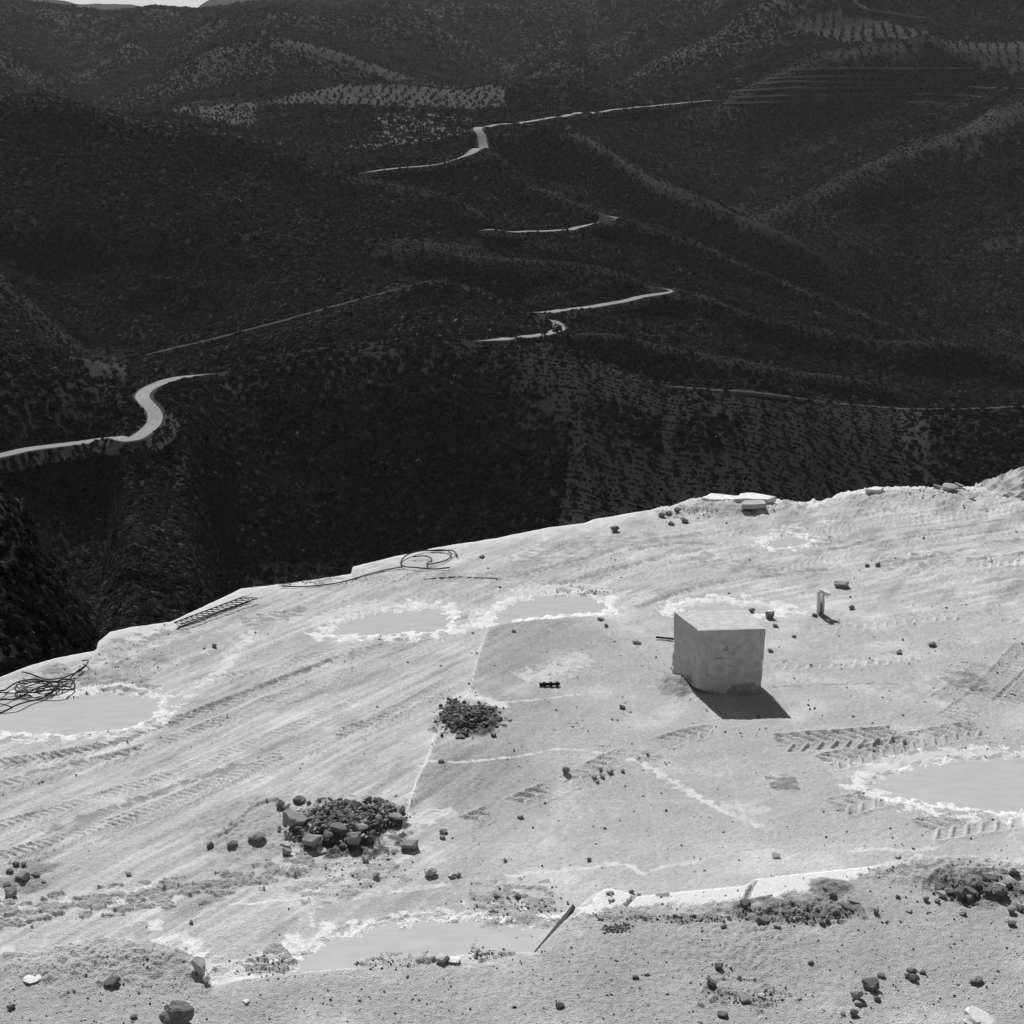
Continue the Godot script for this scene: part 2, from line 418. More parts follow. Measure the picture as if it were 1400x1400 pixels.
# the point of the hill surface that shows at a place in the photograph
func on_hill(px: float, py: float, nearest := 0.0) -> Vector3:
	var cf := clampf((px - HX0) / HSTEP, 0.0, HCOLS - 1.001)
	var c := int(cf)
	var fr := cf - c
	var prev := Vector3.ZERO
	var prev_y := 1e9
	for r in hrows:
		var i := c * hrows + r
		var y := lerpf(hpx[i].y, hpx[i + hrows].y, fr)
		var p := hp[i].lerp(hp[i + hrows], fr)
		if -p.z < nearest:
			prev = p
			prev_y = y
			continue
		if y <= py:
			if prev == Vector3.ZERO or prev_y < py: return p
			return prev.lerp(p, (prev_y - py) / maxf(prev_y - y, 0.001))
		prev = p
		prev_y = y
	return prev

# height of the hills at a world place, found in the column that holds it
func hill_y(x: float, z: float) -> float:
	var guess := Vector3(x, -60, z)
	var y := 0.0
	for it in 3:
		var px := proj(guess).x
		var cf := clampf((px - HX0) / HSTEP, 0.0, HCOLS - 1.001)
		var c := int(cf)
		var fr := cf - c
		var lo := 0
		var hi := hrows - 1
		while hi - lo > 1:
			var mid := (lo + hi) / 2
			if -lerpf(hp[c * hrows + mid].z, hp[(c + 1) * hrows + mid].z, fr) < -z: lo = mid
			else: hi = mid
		var a := hp[c * hrows + lo].lerp(hp[(c + 1) * hrows + lo], fr)
		var b := hp[c * hrows + hi].lerp(hp[(c + 1) * hrows + hi], fr)
		y = lerpf(a.y, b.y, clampf((a.z - z) / maxf(a.z - b.z, 0.01), 0.0, 1.0))
		guess.y = y
	return y

# ---------------------------------------------------------------- roads, tracks, terraces
var bank_pts: Array = []     # [centre, side, half width]: scrub grows on the road banks
var road_cells := {}

func keep_clear(p: Vector3, r: float) -> void:
	var n := int(ceil(r / 6.0))
	var cx := int(floor(p.x / 6.0))
	var cz := int(floor(p.z / 6.0))
	for i in range(-n, n + 1):
		for j in range(-n, n + 1):
			var key := Vector2i(cx + i, cz + j)
			if not road_cells.has(key): road_cells[key] = []
			road_cells[key].append(Vector3(p.x, p.z, r))

func is_clear(p: Vector3, grow := 0.0) -> bool:
	var key := Vector2i(int(floor(p.x / 6.0)), int(floor(p.z / 6.0)))
	if not road_cells.has(key): return true
	for q in road_cells[key]:
		if Vector2(p.x - q.x, p.z - q.y).length() < q.z + grow: return false
	return true

func smooth_path(raw: Array, step: float) -> Array:
	var cv := Curve3D.new()
	for i in raw.size():
		var a: Vector3 = raw[maxi(i - 1, 0)]
		var b: Vector3 = raw[mini(i + 1, raw.size() - 1)]
		var here: Vector3 = raw[i]
		var tan := (b - a).normalized()
		var l0 := (here - a).length() / 3.0
		var l1 := (b - here).length() / 3.0
		cv.add_point(here, -tan * l0, tan * l1)
	var out := []
	var n := maxi(2, int(cv.get_baked_length() / step))
	for i in n + 1: out.append(cv.sample_baked(cv.get_baked_length() * i / n, true))
	return out

# lays a road along photograph points: carriageway, verges that fall away as banks
func lay_road(called: String, label: String, pix: Array, width: float, surf: Material, bank: Material, near: float, rise := 0.5, clear := 2.0, bank_w := 4.0) -> void:
	var raw := []
	for k in pix.size() - 1:
		var m := maxi(1, int(Vector2(pix[k + 1][0] - pix[k][0], pix[k + 1][1] - pix[k][1]).length() / 9.0))
		for j in m:
			raw.append(on_hill(lerpf(pix[k][0], pix[k + 1][0], float(j) / m), lerpf(pix[k][1], pix[k + 1][1], float(j) / m), near))
	raw.append(on_hill(pix[-1][0], pix[-1][1], near))
	for it in 1:
		var sm := raw.duplicate()
		for k in range(1, raw.size() - 1): sm[k] = raw[k] * 0.5 + (raw[k - 1] + raw[k + 1]) * 0.25
		raw = sm
	var path := smooth_path(raw, 2.5)
	var n := path.size()
	var ys := PackedFloat32Array()
	var sides := []
	for i in n:
		var t: Vector3 = path[mini(i + 1, n - 1)] - path[maxi(i - 1, 0)]
		var s := Vector3(-t.z, 0, t.x).normalized()
		sides.append(s)
		var y := -1e9
		for k in [-1.0, -0.5, 0.0, 0.5, 1.0]:
			var q: Vector3 = path[i] + s * k * width * 0.55
			y = maxf(y, hill_y(q.x, q.z))
		ys.append(y + rise)
	for it in 5:
		var nw := ys.duplicate()
		for i in range(1, n - 1): nw[i] = lerpf(ys[i], (ys[i - 1] + ys[i + 1]) * 0.5, 0.6)
		ys = nw
	var top := SurfaceTool.new()
	top.begin(Mesh.PRIMITIVE_TRIANGLES)
	var ban := SurfaceTool.new()
	ban.begin(Mesh.PRIMITIVE_TRIANGLES)
	for i in n:
		path[i].y = ys[i]
		keep_clear(path[i], width * 0.5 + clear)
		if bank_w > 3.5: bank_pts.append([path[i], sides[i], width * 0.5])
	for i in n - 1:
		var a: Vector3 = path[i]
		var b: Vector3 = path[i + 1]
		var sa: Vector3 = sides[i]
		var sb: Vector3 = sides[i + 1]
		var w := width * 0.5 * smoothstep(-0.5, 6.0, minf(i, n - 2 - i))
		var w2 := width * 0.5 * smoothstep(-0.5, 6.0, minf(i + 1, n - 3 - i))
		quad(top, a - sa * w, b - sb * w2, b + sb * w2, a + sa * w)
		for k in [-1.0, 1.0]:
			var e0: Vector3 = a + sa * w * k - Vector3(0, 0.02, 0)
			var e1: Vector3 = b + sb * w2 * k - Vector3(0, 0.02, 0)
			var m0: Vector3 = e0 + sa * k * 1.0 - Vector3(0, 0.1, 0)
			var m1: Vector3 = e1 + sb * k * 1.0 - Vector3(0, 0.1, 0)
			var f0: Vector3 = m0 + sa * k * bank_w - Vector3(0, bank_w * 0.8, 0)
			var f1: Vector3 = m1 + sb * k * bank_w - Vector3(0, bank_w * 0.8, 0)
			if k > 0:
				quad(ban, e0, e1, m1, m0)
				quad(ban, m0, m1, f1, f0)
			else:
				quad(ban, m0, m1, e1, e0)
				quad(ban, f0, f1, m1, m0)
	top.generate_normals()
	ban.generate_normals()
	var o := thing(called, path[n / 2])
	tag(o, label, "", "", "structure")
	for piece in [["surface", top, surf], ["bank", ban, bank]]:
		var mi := put(piece[0], piece[1].commit(), piece[2], o)
		mi.position = -o.position

func quad(st: SurfaceTool, a: Vector3, b: Vector3, c: Vector3, d: Vector3) -> void:
	for v in [a, b, c, a, c, d]:
		st.set_smooth_group(-1)
		st.add_vertex(v)

func build_roads() -> void:
	var A: Material = M.asphalt
	var V: Material = M.verge
	lay_road("road", "pale road bending in an S through the saddle at left", [[-90, 645], [0, 632], [60, 624], [120, 616], [168, 610], [195, 603], [211, 592], [215, 580], [206, 562], [192, 547], [196, 537], [215, 528], [245, 519], [270, 515], [298, 512]], 4.6, A, V, 300)
	lay_road("road", "short piece of pale road beside a dark bush below the hairpins", [[650, 470], [690, 466], [735, 461], [762, 455], [770, 449], [758, 443], [740, 438], [725, 436]], 5.5, A, V, 590)
	lay_road("road", "pale road rounding the lower hairpin on a dark spur", [[728, 432], [780, 426], [850, 417], [890, 411], [914, 406], [922, 402], [914, 398], [896, 396]], 5.5, A, V, 700)
	lay_road("road", "pale road rounding the upper hairpin on a spur", [[655, 323], [700, 321], [760, 317], [815, 312], [838, 308], [847, 304], [838, 302], [824, 300]], 5.5, A, V, 860)
	lay_road("road", "pale road climbing in an S to the far saddle", [[490, 243], [550, 236], [610, 228], [635, 217], [655, 207], [666, 199], [660, 190], [648, 181], [656, 177], [700, 171], [760, 163], [850, 154], [900, 149], [930, 144], [990, 139]], 6.0, A, V, 970, 1.2)
	var T: Material = M.track_soil
	lay_road("dirt_track", "faint dirt track slanting up the dark slope at left", [[200, 486], [300, 462], [380, 441], [450, 421], [540, 397], [585, 385]], 2.2, T, V, 640, 0.3, 0.5, 2.0)
	lay_road("dirt_track", "dirt track along the upper edge of the near olive grove", [[905, 528], [960, 532], [1020, 536], [1090, 545], [1150, 553], [1240, 560], [1320, 560], [1400, 556], [1480, 552]], 1.8, T, V, 300, 0.15, 0.2, 1.0)
	lay_road("dirt_track", "dirt track on the farthest slope at upper right", [[1168, 1], [1176, 8], [1183, 15], [1215, 19], [1262, 25]], 4.0, T, V, 1500, 0.5, 0.5, 2.0)
	var rows := [[[1080, 96], [1160, 94], [1230, 95], [1330, 94]], [[1050, 108], [1100, 106], [1180, 104], [1240, 107]], [[1030, 116], [1080, 112], [1150, 113], [1240, 115]], [[1010, 125], [1080, 121], [1130, 121], [1300, 118], [1400, 122]], [[1000, 134], [1060, 132], [1130, 131], [1260, 129], [1350, 132]], [[985, 142], [1060, 140], [1130, 138], [1200, 138], [1260, 140], [1340, 144]]]
	var where := ["topmost terrace line on the right hand hill", "second terrace line from the top of the right hand hill", "third terrace line from the top of the right hand hill", "fourth terrace line from the top of the right hand hill", "fifth terrace line from the top of the right hand hill", "lowest terrace line, level with the road saddle"]
	for i in rows.size():
		lay_road("terrace", where[i], rows[i], 1.4, T, V, 1180, 0.6, 0.3, 1.6)

# ---------------------------------------------------------------- vegetation
func bush_mesh(sd: int, n: int, size: float, low: float) -> ArrayMesh:
	# a dome of unit radius made of small leafy tufts
	var r := RandomNumberGenerator.new()
	r.seed = sd
	var st := SurfaceTool.new()
	st.begin(Mesh.PRIMITIVE_TRIANGLES)
	var lobes := []
	for i in 4: lobes.append(Vector3(r.randf_range(-0.45, 0.45), r.randf_range(0.15, 0.55), r.randf_range(-0.45, 0.45)))
	for i in n:
		var o: Vector3 = lobes[i % 4]
		var dir := Vector3(r.randfn(), r.randfn() * 0.9 + low, r.randfn()).normalized()
		var c := o + dir * r.randf_range(0.25, 0.55)
		c.y = maxf(c.y, 0.02)
		var nor := (dir + Vector3.UP * 0.5 + Vector3(r.randfn(), r.randfn(), r.randfn()) * 0.35).normalized()
		var u := nor.cross(Vector3(r.randfn(), r.randfn(), r.randfn())).normalized()
		var v := nor.cross(u)
		var s := size * r.randf_range(0.6, 1.3)
		var pts := [c + u * s, c - u * s * 0.6 + v * s * 0.8, c - u * s * 0.5 - v * s * 0.8]
		for q in pts:
			st.set_normal(nor)
			st.set_color(Color.WHITE)
			st.add_vertex(q)
	return st.commit()

func crown_mesh(sd: int, n: int, size: float) -> ArrayMesh:
	# a loose round crown of leaf clumps around a few limbs, radius about 1, base at 0
	var r := RandomNumberGenerator.new()
	r.seed = sd
	var st := SurfaceTool.new()
	st.begin(Mesh.PRIMITIVE_TRIANGLES)
	var lobes := []
	for i in 7:
		var a := TAU * i / 7.0 + r.randf() * 0.6
		lobes.append(Vector3(cos(a) * 0.5, 0.55 + r.randf_range(-0.25, 0.35), sin(a) * 0.5))
	lobes.append(Vector3(0, 1.1, 0))
	for i in n:
		var o: Vector3 = lobes[i % 8]
		var dir := Vector3(r.randfn(), r.randfn() * 0.8 + 0.15, r.randfn()).normalized()
		var c := o + dir * r.randf_range(0.18, 0.5)
		var nor := (dir + Vector3(r.randfn(), r.randfn(), r.randfn()) * 0.5).normalized()
		var u := nor.cross(Vector3(r.randfn(), r.randfn(), r.randfn())).normalized()
		var v := nor.cross(u)
		var s := size * r.randf_range(0.6, 1.3)
		for q in [c + u * s, c - u * s * 0.6 + v * s * 0.7, c - u * s * 0.5 - v * s * 0.7]:
			st.set_normal(nor)
			st.set_color(Color.WHITE)
			st.add_vertex(q)
	return st.commit()

func trunk_mesh(sd: int) -> ArrayMesh:
	# short forked trunk that reaches into a crown standing at height 0.55
	var r := RandomNumberGenerator.new()
	r.seed = sd
	var st := SurfaceTool.new()
	st.begin(Mesh.PRIMITIVE_TRIANGLES)
	limb(st, Vector3(0, -0.3, 0), Vector3(0.05, 0.6, 0.02), 0.16, 0.11)
	for i in 4:
		var a := TAU * i / 4.0 + r.randf()
		limb(st, Vector3(0.05, 0.55, 0.02), Vector3(cos(a) * 0.5, 1.15 + r.randf() * 0.3, sin(a) * 0.5), 0.09, 0.03)
	st.generate_normals()
	return st.commit()

func limb(st: SurfaceTool, a: Vector3, b: Vector3, ra: float, rb: float, sides := 6) -> void:
	var t := (b - a).normalized()
	var u := t.cross(Vector3.RIGHT if absf(t.x) < 0.8 else Vector3.UP).normalized()
	var v := t.cross(u)
	for i in sides:
		var c0 := u * cos(TAU * i / sides) + v * sin(TAU * i / sides)
		var c1 := u * cos(TAU * (i + 1) / sides) + v * sin(TAU * (i + 1) / sides)
		for q in [a + c0 * ra, a + c1 * ra, b + c1 * rb, a + c0 * ra, b + c1 * rb, b + c0 * rb]:
			st.set_smooth_group(0)
			st.add_vertex(q)

func scatter(called: String, label: String, mesh: Mesh, material: Material, tr: Array, co: Array, category := "scrub") -> void:
	if tr.is_empty(): return
	var mm := MultiMesh.new()
	mm.transform_format = MultiMesh.TRANSFORM_3D
	mm.use_colors = true
	mm.mesh = mesh
	mm.instance_count = tr.size()
	for i in tr.size():
		mm.set_instance_transform(i, tr[i])
		mm.set_instance_color(i, co[i])
	var o := MultiMeshInstance3D.new()
	o.multimesh = mm
	o.material_override = material
	o.name = numbered(called)
	add_child(o)
	tag(o, label, category, "", "stuff")

func build_vegetation() -> void:
	var r := RandomNumberGenerator.new()
	r.seed = 77
	var n_den := noise(31, 38.0, 4)
	var n_tone := noise(33, 70.0, 4)
	var n_far := noise(32, 160.0, 4)
	var kinds := [bush_mesh(1, 64, 0.30, 0.25), bush_mesh(2, 56, 0.34, 0.35), bush_mesh(3, 44, 0.40, 0.3), bush_mesh(4, 220, 0.15, 0.25)]
	var tr := [[], [], [], []]
	var co := [[], [], [], []]
	var trees: Array = []
	for c in HCOLS - 1:
		var low := 1e9
		for row in hrows - 1:
			var i := c * hrows + row
			var a := hp[i]
			var b := hp[i + hrows]
			var e := hp[i + 1]
			var sc := hpx[i + 1]
			var hidden := sc.y > low + 10.0
			low = minf(low, sc.y)
			var d := -a.z
			if hidden or sc.x < -230.0 or sc.x > 1630.0 or sc.y > 960.0 or sc.y < -14.0 or d > 3400.0: continue
			var area := (b - a).cross(e - a).length()
			var f := hfield[i]
			var rad := 0.65 if d < 430.0 else (0.85 if d < 800.0 else (0.85 + (d - 800.0) * 0.0007))
			var want := area * 0.44 / (rad * rad)
			var cl := n_den.get_noise_2d(a.x, a.z)
			if d > 1400.0: cl = n_far.get_noise_2d(a.x, a.z)
			# dry brows carry thin low scrub, ravines a dense tall one; this also stands in for sunlit crests and shaded hollows
			var cr := hcrest[i]
			want *= clampf(1.15 + cl * 1.3, 0.3, 1.8) * (1.0 - 0.48 * cr)
			if d > 1500.0: want *= 0.7
			if f >= 0:
				var sparse := 0.10 if FIELDS[f].s > 0.0 else 0.40
				want *= sparse
			var cnt := int(want) + (1 if r.randf() < want - int(want) else 0)
			var bb := hp[i + hrows + 1]
			var gn := (b - a).cross(e - a).normalized()
			if gn.y < 0.0: gn = -gn
			gn = (gn + Vector3.UP * 0.25).normalized()
			var tilt := Basis(Quaternion(Vector3.UP, gn))
			for k in cnt:
				var u := r.randf()
				var v := r.randf()
				var p := a.lerp(b, u).lerp(e.lerp(bb, u), v)
				if not is_clear(p, rad * 0.5): continue
				var s := rad * exp(r.randfn() * 0.30) * (1.12 - 0.45 * cr) * (0.5 if f >= 0 and FIELDS[f].s > 0.0 else 1.0)
				if r.randf() < 0.03: s *= 1.7
				var kind := 3 if d < 430.0 else (r.randi() % 2 if d < 1000.0 else 2)
				tr[kind].append(Transform3D(tilt * Basis(Vector3.UP, r.randf() * TAU).scaled(Vector3(s, s * r.randf_range(0.6, 1.0), s)), p - Vector3(0, 0.1, 0)))
				var g := 0.105 * exp(r.randfn() * 0.40 + n_tone.get_noise_2d(p.x, p.z) * 0.8)
				co[kind].append(Color(g, g, g))
			# weeds left standing between the plough lines of the near grove
			if f == 0 or f == 1:
				var nw := area * 0.42
				for k in int(nw) + (1 if r.randf() < nw - int(nw) else 0):
					var p := a.lerp(b, r.randf()).lerp(e.lerp(bb, r.randf()), r.randf())
					var rp := p.rotated(Vector3.UP, 0.2)
					rp.z = round(rp.z / 2.4) * 2.4 + r.randfn() * 0.22
					p = rp.rotated(Vector3.UP, -0.2)
					p.y = hill_y(p.x, p.z) - 0.04
					var s := r.randf_range(0.22, 0.5)
					tr[0].append(Transform3D(Basis(Vector3.UP, r.randf() * TAU).scaled(Vector3(s * 1.6, s, s)), p))
					var g := 0.06 * exp(r.randfn() * 0.4)
					co[0].append(Color(g, g, g))
			# olive trees stand on a square lattice across the field
			if f >= 0 and FIELDS[f].s > 0.0:
				var s: float = FIELDS[f].s
				var ra := a.rotated(Vector3.UP, 0.2)
				var rb := b.rotated(Vector3.UP, 0.2)
				var re := e.rotated(Vector3.UP, 0.2)
				var rbb := bb.rotated(Vector3.UP, 0.2)
				var x0 := minf(minf(ra.x, rb.x), minf(re.x, rbb.x))
				var x1 := maxf(maxf(ra.x, rb.x), maxf(re.x, rbb.x))
				var z0 := minf(minf(ra.z, rb.z), minf(re.z, rbb.z))
				var z1 := maxf(maxf(ra.z, rb.z), maxf(re.z, rbb.z))
				for gi in range(int(ceil(x0 / s)), int(floor(x1 / s)) + 1):
					for gj in range(int(ceil(z0 / s)), int(floor(z1 / s)) + 1):
						var wl := Vector3(gi * s, 0, gj * s).rotated(Vector3.UP, -0.2)
						var w := Vector2(wl.x, wl.z)
						var quadp := PackedVector2Array([Vector2(a.x, a.z), Vector2(b.x, b.z), Vector2(bb.x, bb.z), Vector2(e.x, e.z)])
						if not Geometry2D.is_point_in_polygon(w, quadp): continue
						if r.randf() < 0.06: continue
						w += Vector2(r.randfn(), r.randfn()) * 0.8
						trees.append([Vector3(w.x, hill_y(w.x, w.y), w.y), f])
	for q in bank_pts:
		for k in 14:
			var side := 1.0 if k % 2 == 0 else -1.0
			var off := r.randf_range(0.9, 5.5)
			var p: Vector3 = q[0] + q[1] * side * (q[2] + off) + Vector3(r.randfn() * 0.8, 0, 0)
			if not is_clear(p, -1.2): continue
			p.y = maxf(hill_y(p.x, p.z), q[0].y - 0.1 - maxf(off - 1.0, 0.0) * 0.8) - 0.15
			var s := 0.75 * exp(r.randfn() * 0.25)
			tr[0].append(Transform3D(Basis(Vector3.UP, r.randf() * TAU).scaled(Vector3(s, s, s)), p))
			var g := 0.075 * exp(r.randfn() * 0.45)
			co[0].append(Color(g, g, g))
	print("scrub ", tr[0].size(), " ", tr[1].size(), " ", tr[2].size(), " olives ", trees.size())
	scatter("scrub", "dense dark rosemary and broom scrub on the near hills", kinds[0], M.leaf, tr[0], co[0])
	scatter("scrub", "dense dark rounded scrub mixed in on the near hills", kinds[1], M.leaf, tr[1], co[1])
	scatter("scrub", "close leafy scrub on the nearest slopes below the quarry lip", kinds[3], M.leaf, tr[3], co[3])
	scatter("scrub", "far scrub and low trees on the distant hills", kinds[2], M.leaf, tr[2], co[2])
	# olive trees: the 300 nearest stand alone, the rest is a distant mass
	trees.sort_custom(func(p, q): return p[0].z > q[0].z)
	var crowns := [crown_mesh(41, 150, 0.24), crown_mesh(42, 150, 0.24), crown_mesh(43, 150, 0.24)]
	var trunks := [trunk_mesh(51), trunk_mesh(52), trunk_mesh(53)]
	var rest := []
	var rest_c := []
	for i in trees.size():
		var p: Vector3 = trees[i][0]
		var s := r.randf_range(1.05, 1.6)
		if i < 300:
			var o := thing("olive_tree", p)
			o.scale = Vector3.ONE * s
			o.rotation.y = r.randf() * TAU
			put("trunk", trunks[i % 3], M.bark, o)
			var cr := put("crown", crowns[i % 3], M.olive_leaf, o)
			cr.position.y = 0.55
			var where: String = {0: "round olive tree standing in the rows of the near grove", 1: "olive tree in the small grove between the two hairpins", 15: "olive tree on the small pale field above the S bend", 14: "olive tree on the small pale field at the right border"}.get(trees[i][1], "olive tree in the pale grove on the far middle hill")
			tag(o, where, "tree", "olive trees on the hillsides")
		else:
			rest.append(Transform3D(Basis(Vector3.UP, r.randf() * TAU).scaled(Vector3.ONE * s * 1.15), p))
			rest_c.append(Color(0.05, 0.05, 0.05))
	scatter("olive_grove", "rows of far olive trees in pale groves on the distant slopes", crowns[0], M.leaf, rest, rest_c, "trees")
	# larger single trees and bushes that can be told apart
	var big := [
		[1346, 196, 5.0, "large dark round tree on the pale crest of the right hand spur"],
		[1374, 204, 3.2, "smaller dark tree right of the large round tree on the crest"],
		[1266, 56, 4.5, "dark tree clump on top of the terraced hill"],
		[1238, 62, 3.5, "dark tree at the top edge of the terraced hill"],
		[762, 458, 3.4, "big dark bush hiding the road below the lower hairpin"],
		[744, 460, 2.2, "dark bush left of the big bush hiding the road"],
		[1378, 325, 4.0, "dark tree beside the small pale field at right edge"],
		[1345, 322, 3.0, "dark tree left of the small pale field at right edge"],
		[1242, 330, 2.6, "lone dark tree midway up the right hillside"],
		[1308, 344, 2.6, "dark tree on the right hillside below the pale field"],
		[1110, 376, 3.0, "dark tree in the valley bottom right of the spurs"],
		[1234, 372, 2.8, "dark tree above the thicket low on the right hillside"],
		[1204, 398, 3.4, "broad dark tree low on the right hillside"],
		[1186, 420, 3.4, "dark tree beside the ravine low on the right hillside"],
		[1270, 447, 4.6, "wide dark tree at the foot of the right hillside"],
		[1312, 444, 4.0, "tall dark tree at the foot of the right hillside"],
		[855, 352, 2.2, "bush on the dark spur below the upper hairpin"],
		[728, 330, 2.4, "bush just under the road of the upper hairpin"],
		[265, 154, 4.0, "dark clump of trees in the pale far field at left"],
		[212, 160, 3.5, "dark tree at the left end of the pale far field"],
		[357, 136, 4.0, "dark tree at the left corner of the far olive grove"],
		[362, 57, 6.0, "dark trees below the little tower on the far hill"],
		[176, 512, 2.4, "tree at the corner of the small field above the S bend"],
		[158, 514, 2.0, "tree in the small field above the S bend"],
		[148, 484, 2.2, "bush on the brow above the small field at left"],
		[15, 128, 4.0, "dark bush on the skyline of the left hill"],
		[1100, 470, 2.4, "bush on the dark slope right of the lower hairpin"],
		[930, 402, 1.8, "bush outside the bend of the lower hairpin"],
		[858, 307, 1.8, "bush outside the bend of the upper hairpin"],
	]
	for i in big.size():
		var p := on_hill(big[i][0], big[i][1])
		var o := thing("dark_tree", p)
		o.scale = Vector3.ONE * big[i][2] * 0.8
		o.rotation.y = i * 1.7
		put("trunk", trunks[i % 3], M.bark, o)
		var cr := put("crown", crowns[i % 3], M.dark_leaf, o)
		cr.position.y = 0.35
		tag(o, big[i][3], "tree", "dark trees and big bushes")

# ---------------------------------------------------------------- the quarry floor
# One fine sheet. Columns run across, rows from the foreground to the lip of the drop.
# Every vertex starts on a plane of its own level (the banks in the foreground stand higher);
# puddle basins, tyre ruts, crusts and the lip are then pressed into it.
const EDGE := [[-1300, 1340], [-300, 1022], [0, 922], [40, 907], [75, 897], [129, 887], [132, 884], [134, 875], [150, 862], [180, 855], [215, 850], [232, 848], [246, 842], [262, 834], [300, 816], [330, 802], [400, 795], [440, 789], [480, 783], [482, 773], [545, 758], [600, 746], [680, 733], [750, 719], [800, 713], [812, 708], [870, 698], [920, 692], [940, 684], [965, 679], [1000, 681], [1060, 685], [1100, 687], [1130, 685], [1150, 676], [1190, 669], [1280, 665], [1320, 663], [1365, 667], [1400, 666], [1700, 655], [2700, 640]]
const BANK := [[-1300, 1360], [-200, 1312], [0, 1303], [60, 1300], [100, 1291], [150, 1286], [200, 1291], [240, 1298], [262, 1306], [280, 1330], [290, 1346], [330, 1337], [380, 1331], [430, 1327], [500, 1322], [560, 1312], [640, 1303], [700, 1302], [732, 1302], [742, 1290], [766, 1262], [790, 1240], [812, 1222], [830, 1214], [855, 1219], [872, 1225], [950, 1217], [1020, 1210], [1032, 1201], [1100, 1193], [1180, 1185], [1250, 1172], [1330, 1170], [1400, 1184], [1500, 1180], [2700, 1100]]
const BANK_H := [[-1300, 0.45], [0, 0.40], [240, 0.38], [290, 0.24], [430, 0.22], [640, 0.24], [740, 0.42], [820, 0.50], [1180, 0.45], [1330, 0.36], [2700, 0.36]]
const BENCH := [[836, 905], [840, 830], [846, 745], [851, 690], [856, 668], [890, 656], [945, 641], [985, 602], [1030, 590], [1060, 573], [1092, 560]]   # [row, column] of the bench edge
const FX0 := -260.0
const FSTEP := 1.75
const FCOLS := 1106
const FROWS := 600
var fp := PackedVector3Array()
var fpx := PackedVector2Array()
var fh := PackedFloat32Array()      # relief above the level
var fa := PackedFloat32Array()      # albedo
var fc := PackedFloat32Array()      # column positions
var edge_of := PackedFloat32Array()
var fnr := FROWS
var nz := {}

func level(px: float, py: float, yb: float, hb: float) -> float:
	var l := 0.0
	if py > yb: l = hb * smoothstep(0.0, 3.0, py - yb)
	elif py > 836.0 and py < 1110.0:
		var xe := lerp_poly(BENCH, py)
		if px > xe:
			l = 0.14 * smoothstep(0.0, 1.6, px - xe) * (1.0 - smoothstep(150.0, 420.0, px - xe)) * (1.0 - smoothstep(1030.0, 1108.0, py)) * smoothstep(836.0, 839.0 + clampf((px - 840.0) * 0.5, 0.0, 60.0), py)
	return l

